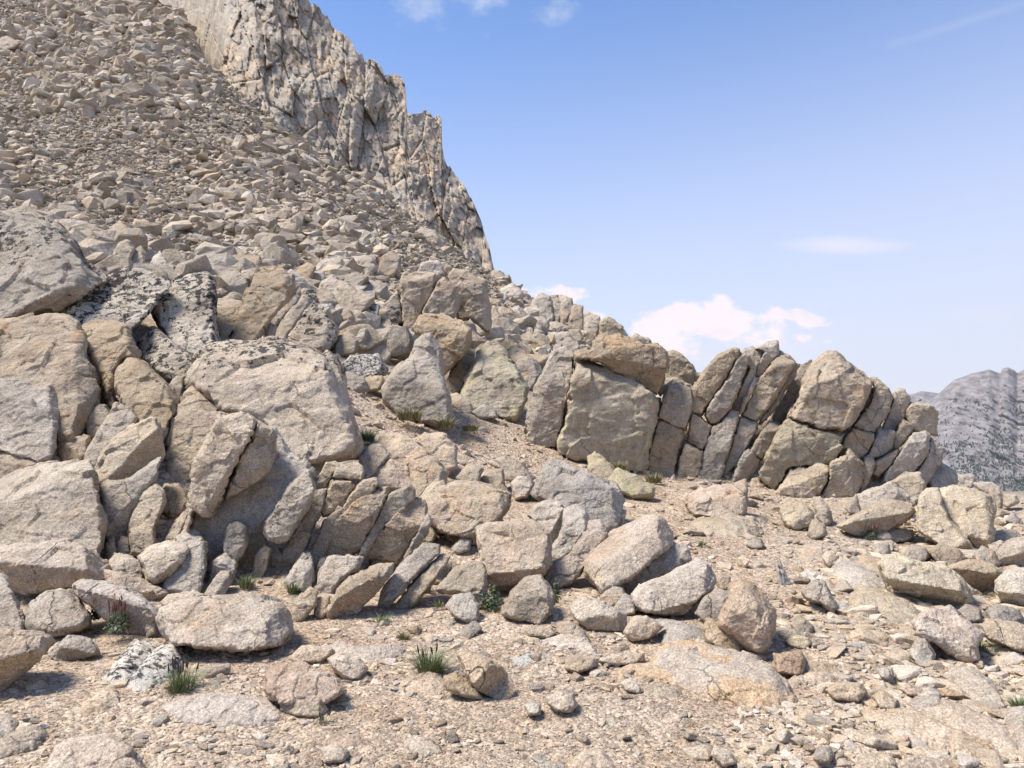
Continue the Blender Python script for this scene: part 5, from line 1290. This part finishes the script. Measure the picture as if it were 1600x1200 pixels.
plant(857, 778, 12, 12, 'red stalks at the left foot of the mauve-grey boulder', red=6, n=14, dd=-.35)
plant(1540, 1062, 14, 12, 'two red stalks in the grit left of the right-edge grass', red=4, n=10)

# weathered snag of dead wood on the right slope
p, m = ground_at(1228, 912)
bm = bmesh.new(); rw = np.random.default_rng(5)
for k in range(7):
    x0 = (k - 3) * 2.6 * m; L = (26 + rw.uniform(0, 22) - abs(k - 2) * 3) * m; prev = None
    for s in range(9):
        t = s / 8; r0 = (4.2 * (1 - t) ** .7 + .5) * m
        c_ = Vector((x0 * (1 - .3 * t) - 8 * m * t + rw.normal() * .5 * m, rw.normal() * .8 * m + k % 2 * 3 * m, L * t - 3 * m))
        ring = [bm.verts.new(c_ + Vector((math.cos(a) * r0 * rw.uniform(.7, 1.2), math.sin(a) * r0 * 1.3, 0))) for a in np.linspace(0, 6.283, 8)[:-1]]
        if prev:
            for i in range(7): bm.faces.new((prev[i], prev[(i + 1) % 7], ring[(i + 1) % 7], ring[i]))
        prev = ring
    bm.faces.new(prev)
me = bpy.data.meshes.new('dead_wood'); bm.to_mesh(me); bm.free()
mw, nt = new_mat('weathered_wood'); q = NB(nt); out = q.n('ShaderNodeOutputMaterial'); bs = q.n('ShaderNodeBsdfPrincipled'); q.l(bs.outputs[0], out.inputs[0])
tcn = q.n('ShaderNodeTexCoord'); mp = q.n('ShaderNodeMapping'); q.l(tcn.outputs['Object'], mp.inputs['Vector']); mp.inputs['Scale'].default_value = (60, 60, 6)
q.l(q.mix(q.noise(mp.outputs[0], 1.5, 5), (.22, .19, .165), (.50, .46, .41)), bs.inputs['Base Color']); bs.inputs['Roughness'].default_value = .9
me.materials.append(mw)
link('dead_wood', me, p, 'splintered grey stump of dead wood on the right slope', 'dead wood', kind='thing')

# ------------------------------------------------------------------ far country
def far_range(name, sky, D_top, D_bot, v_bot, seed, amp, mat, u0, u1, nu, nv):
    uu = np.linspace(u0, u1, nu); sk = np.interp(uu, *zip(*sky)); t = np.linspace(0, 1, nv)
    UU = np.repeat(uu[:, None], nv, 1); TT = np.repeat(t[None], nu, 0)
    VV = sk[:, None] + (v_bot - sk)[:, None] * TT
    DD_ = D_top * (D_bot / D_top) ** (TT ** .9)
    Pw = unproj(UU, VV, DD_).reshape(-1, 3)
    s = D_top * .09
    gq = np.stack([Pw[:, 0] * 1.1 + Pw[:, 2] * .7, Pw[:, 1] * .12, Pw[:, 2] * .55], -1)
    n_ = (1 - np.abs(fbm(gq / s, 6, .6, seed))) * 1.3 - 1. + .8 * (1 - np.abs(fbm(gq / (s * .3), 5, .65, seed + 9))) - .6
    fade = np.minimum(TT.ravel() * 10, 1)
    ctr = np.array([0, 0, CAM_Z]); dr = (Pw - ctr) / np.linalg.norm(Pw - ctr, axis=1)[:, None]
    Pw = Pw - dr * (n_ * amp * (.25 + .75 * fade))[:, None]
    Pw[:, 2] += n_ * amp * .10 * (.15 + fade)
    backs = unproj(uu, sk + 60, np.full(nu, D_top * 1.35))
    V_ = np.concatenate([Pw, backs]); ix = np.arange(nu * nv).reshape(nu, nv); ib_ = nu * nv + np.arange(nu)
    qf = np.stack([ix[:-1, :-1], ix[:-1, 1:], ix[1:, 1:], ix[1:, :-1]], -1).reshape(-1, 4)
    qb = np.stack([ix[:-1, 0], ix[1:, 0], ib_[1:], ib_[:-1]], -1)
    link(name, mesh_np(name, V_, [qf, qb], mat, True), kind='structure')
    return Pw.reshape(nu, nv, 3), UU, VV
MAT['far'] = granite('granite_far', (.17, .17, .19), (.34, .335, .365), stain=(.45, .38, .31), stain_amt=.3, uni=0., scale=.035, crack=0, speck=.8, bump=1.)
skyA = [(900,760),(1150,690),(1300,655),(1380,645),(1430,640),(1452,626),(1466,616),(1478,605),(1492,593),(1505,589),(1520,583),(1535,580),(1545,577),(1556,581),(1563,583),(1566,576),(1575,574),(1584,578),(1590,583),(1598,578),(1620,566),(1680,560),(1760,575),(1850,548),(1950,560),(2200,540),(2600,580)]
PA, UA, VA = far_range('mountain', skyA, 1500, 960, 900, 3, 45, MAT['far'], 1150, 2500, 760, 260)
skyB = [(700,690),(1200,660),(1340,640),(1380,628),(1400,620),(1425,616),(1440,611),(1455,613),(1480,616),(1600,640),(2000,620),(2500,640)]
far_range('distant_ridge', skyB, 2350, 1900, 760, 13, 60, MAT['far'], 700, 2400, 300, 60)
# valley floor reaching the horizon
vf = [(-3250, 112, -420), (3250, 112, -420), (3250, 3350, -420), (-3250, 3350, -420)]
link('valley_floor', mesh_np('valley_floor', np.array(vf), np.array([[0, 1, 2, 3]]), MAT['far']), kind='structure')
# conifers dotted over the far slope
rf = np.random.default_rng(44)
k = rf.integers(0, UA.size, 140000); uu, vv = UA.ravel()[k], VA.ravel()[k]; pp = PA.reshape(-1, 3)[k]
band = np.interp(vv - np.interp(uu, *zip(*skyA)), [10, 60, 110, 200], [-.5, -.08, .10, .22])
dn = fbm(np.stack([uu / 26 + vv / 40, vv / 11 - uu / 40, 0 * uu], -1), 6, .85, 55) * 1.1 + band
sel = (dn > rf.uniform(-.02, .35, len(dn))) & (uu < 1900)
pp = pp[sel][:19000]
nseg = 5; cone = [(math.cos(a), math.sin(a), 0) for a in np.linspace(0, 6.283, nseg + 1)[:-1]] + [(0, 0, 1)]
cv_ = np.array(cone); cf = np.array([[i, (i + 1) % nseg, nseg] for i in range(nseg)])
hh = rf.uniform(1.6, 4.4, len(pp)); ww = hh * rf.uniform(.28, .45, len(pp))
V_ = pp[:, None] + cv_[None] * np.stack([ww, ww, hh], -1)[:, None]; V_[..., 2] -= .3
F_ = (cf[None] + (np.arange(len(pp)) * len(cv_))[:, None, None]).reshape(-1, 3)
mf, nt = new_mat('conifer_dark'); q = NB(nt); out = q.n('ShaderNodeOutputMaterial'); bs = q.n('ShaderNodeBsdfPrincipled'); q.l(bs.outputs[0], out.inputs[0])
bs.inputs['Base Color'].default_value = (.035, .05, .035, 1); bs.inputs['Roughness'].default_value = .8
link('forest', mesh_np('forest', V_.reshape(-1, 3), F_, mf, False), label='scattered dark conifers dotting the far mountain slope', kind='stuff')
# ------------------------------------------------------------------ the hazy air
bm = bmesh.new(); bmesh.ops.create_cube(bm, size=1)
lo, hi = np.array((-3300., -90., -460.)), np.array((3300., 3400., 560.))
for v_ in bm.verts: v_.co = Vector(tuple((lo + hi) / 2 + np.array(v_.co[:]) * (hi - lo)))
me = bpy.data.meshes.new('haze'); bm.to_mesh(me); bm.free()
mh, nt = new_mat('hazy_air'); out = nt.nodes.new('ShaderNodeOutputMaterial'); pv = nt.nodes.new('ShaderNodeVolumePrincipled')
pv.inputs['Density'].default_value = 6e-5; pv.inputs['Color'].default_value = (.86, .88, .95, 1); pv.inputs['Anisotropy'].default_value = .2
nt.links.new(pv.outputs[0], out.inputs['Volume']); me.materials.append(mh)
link('haze', me, label='thin pale haze in the air over the valley', kind='stuff')
print('scene', round(time.time() - T0, 1))
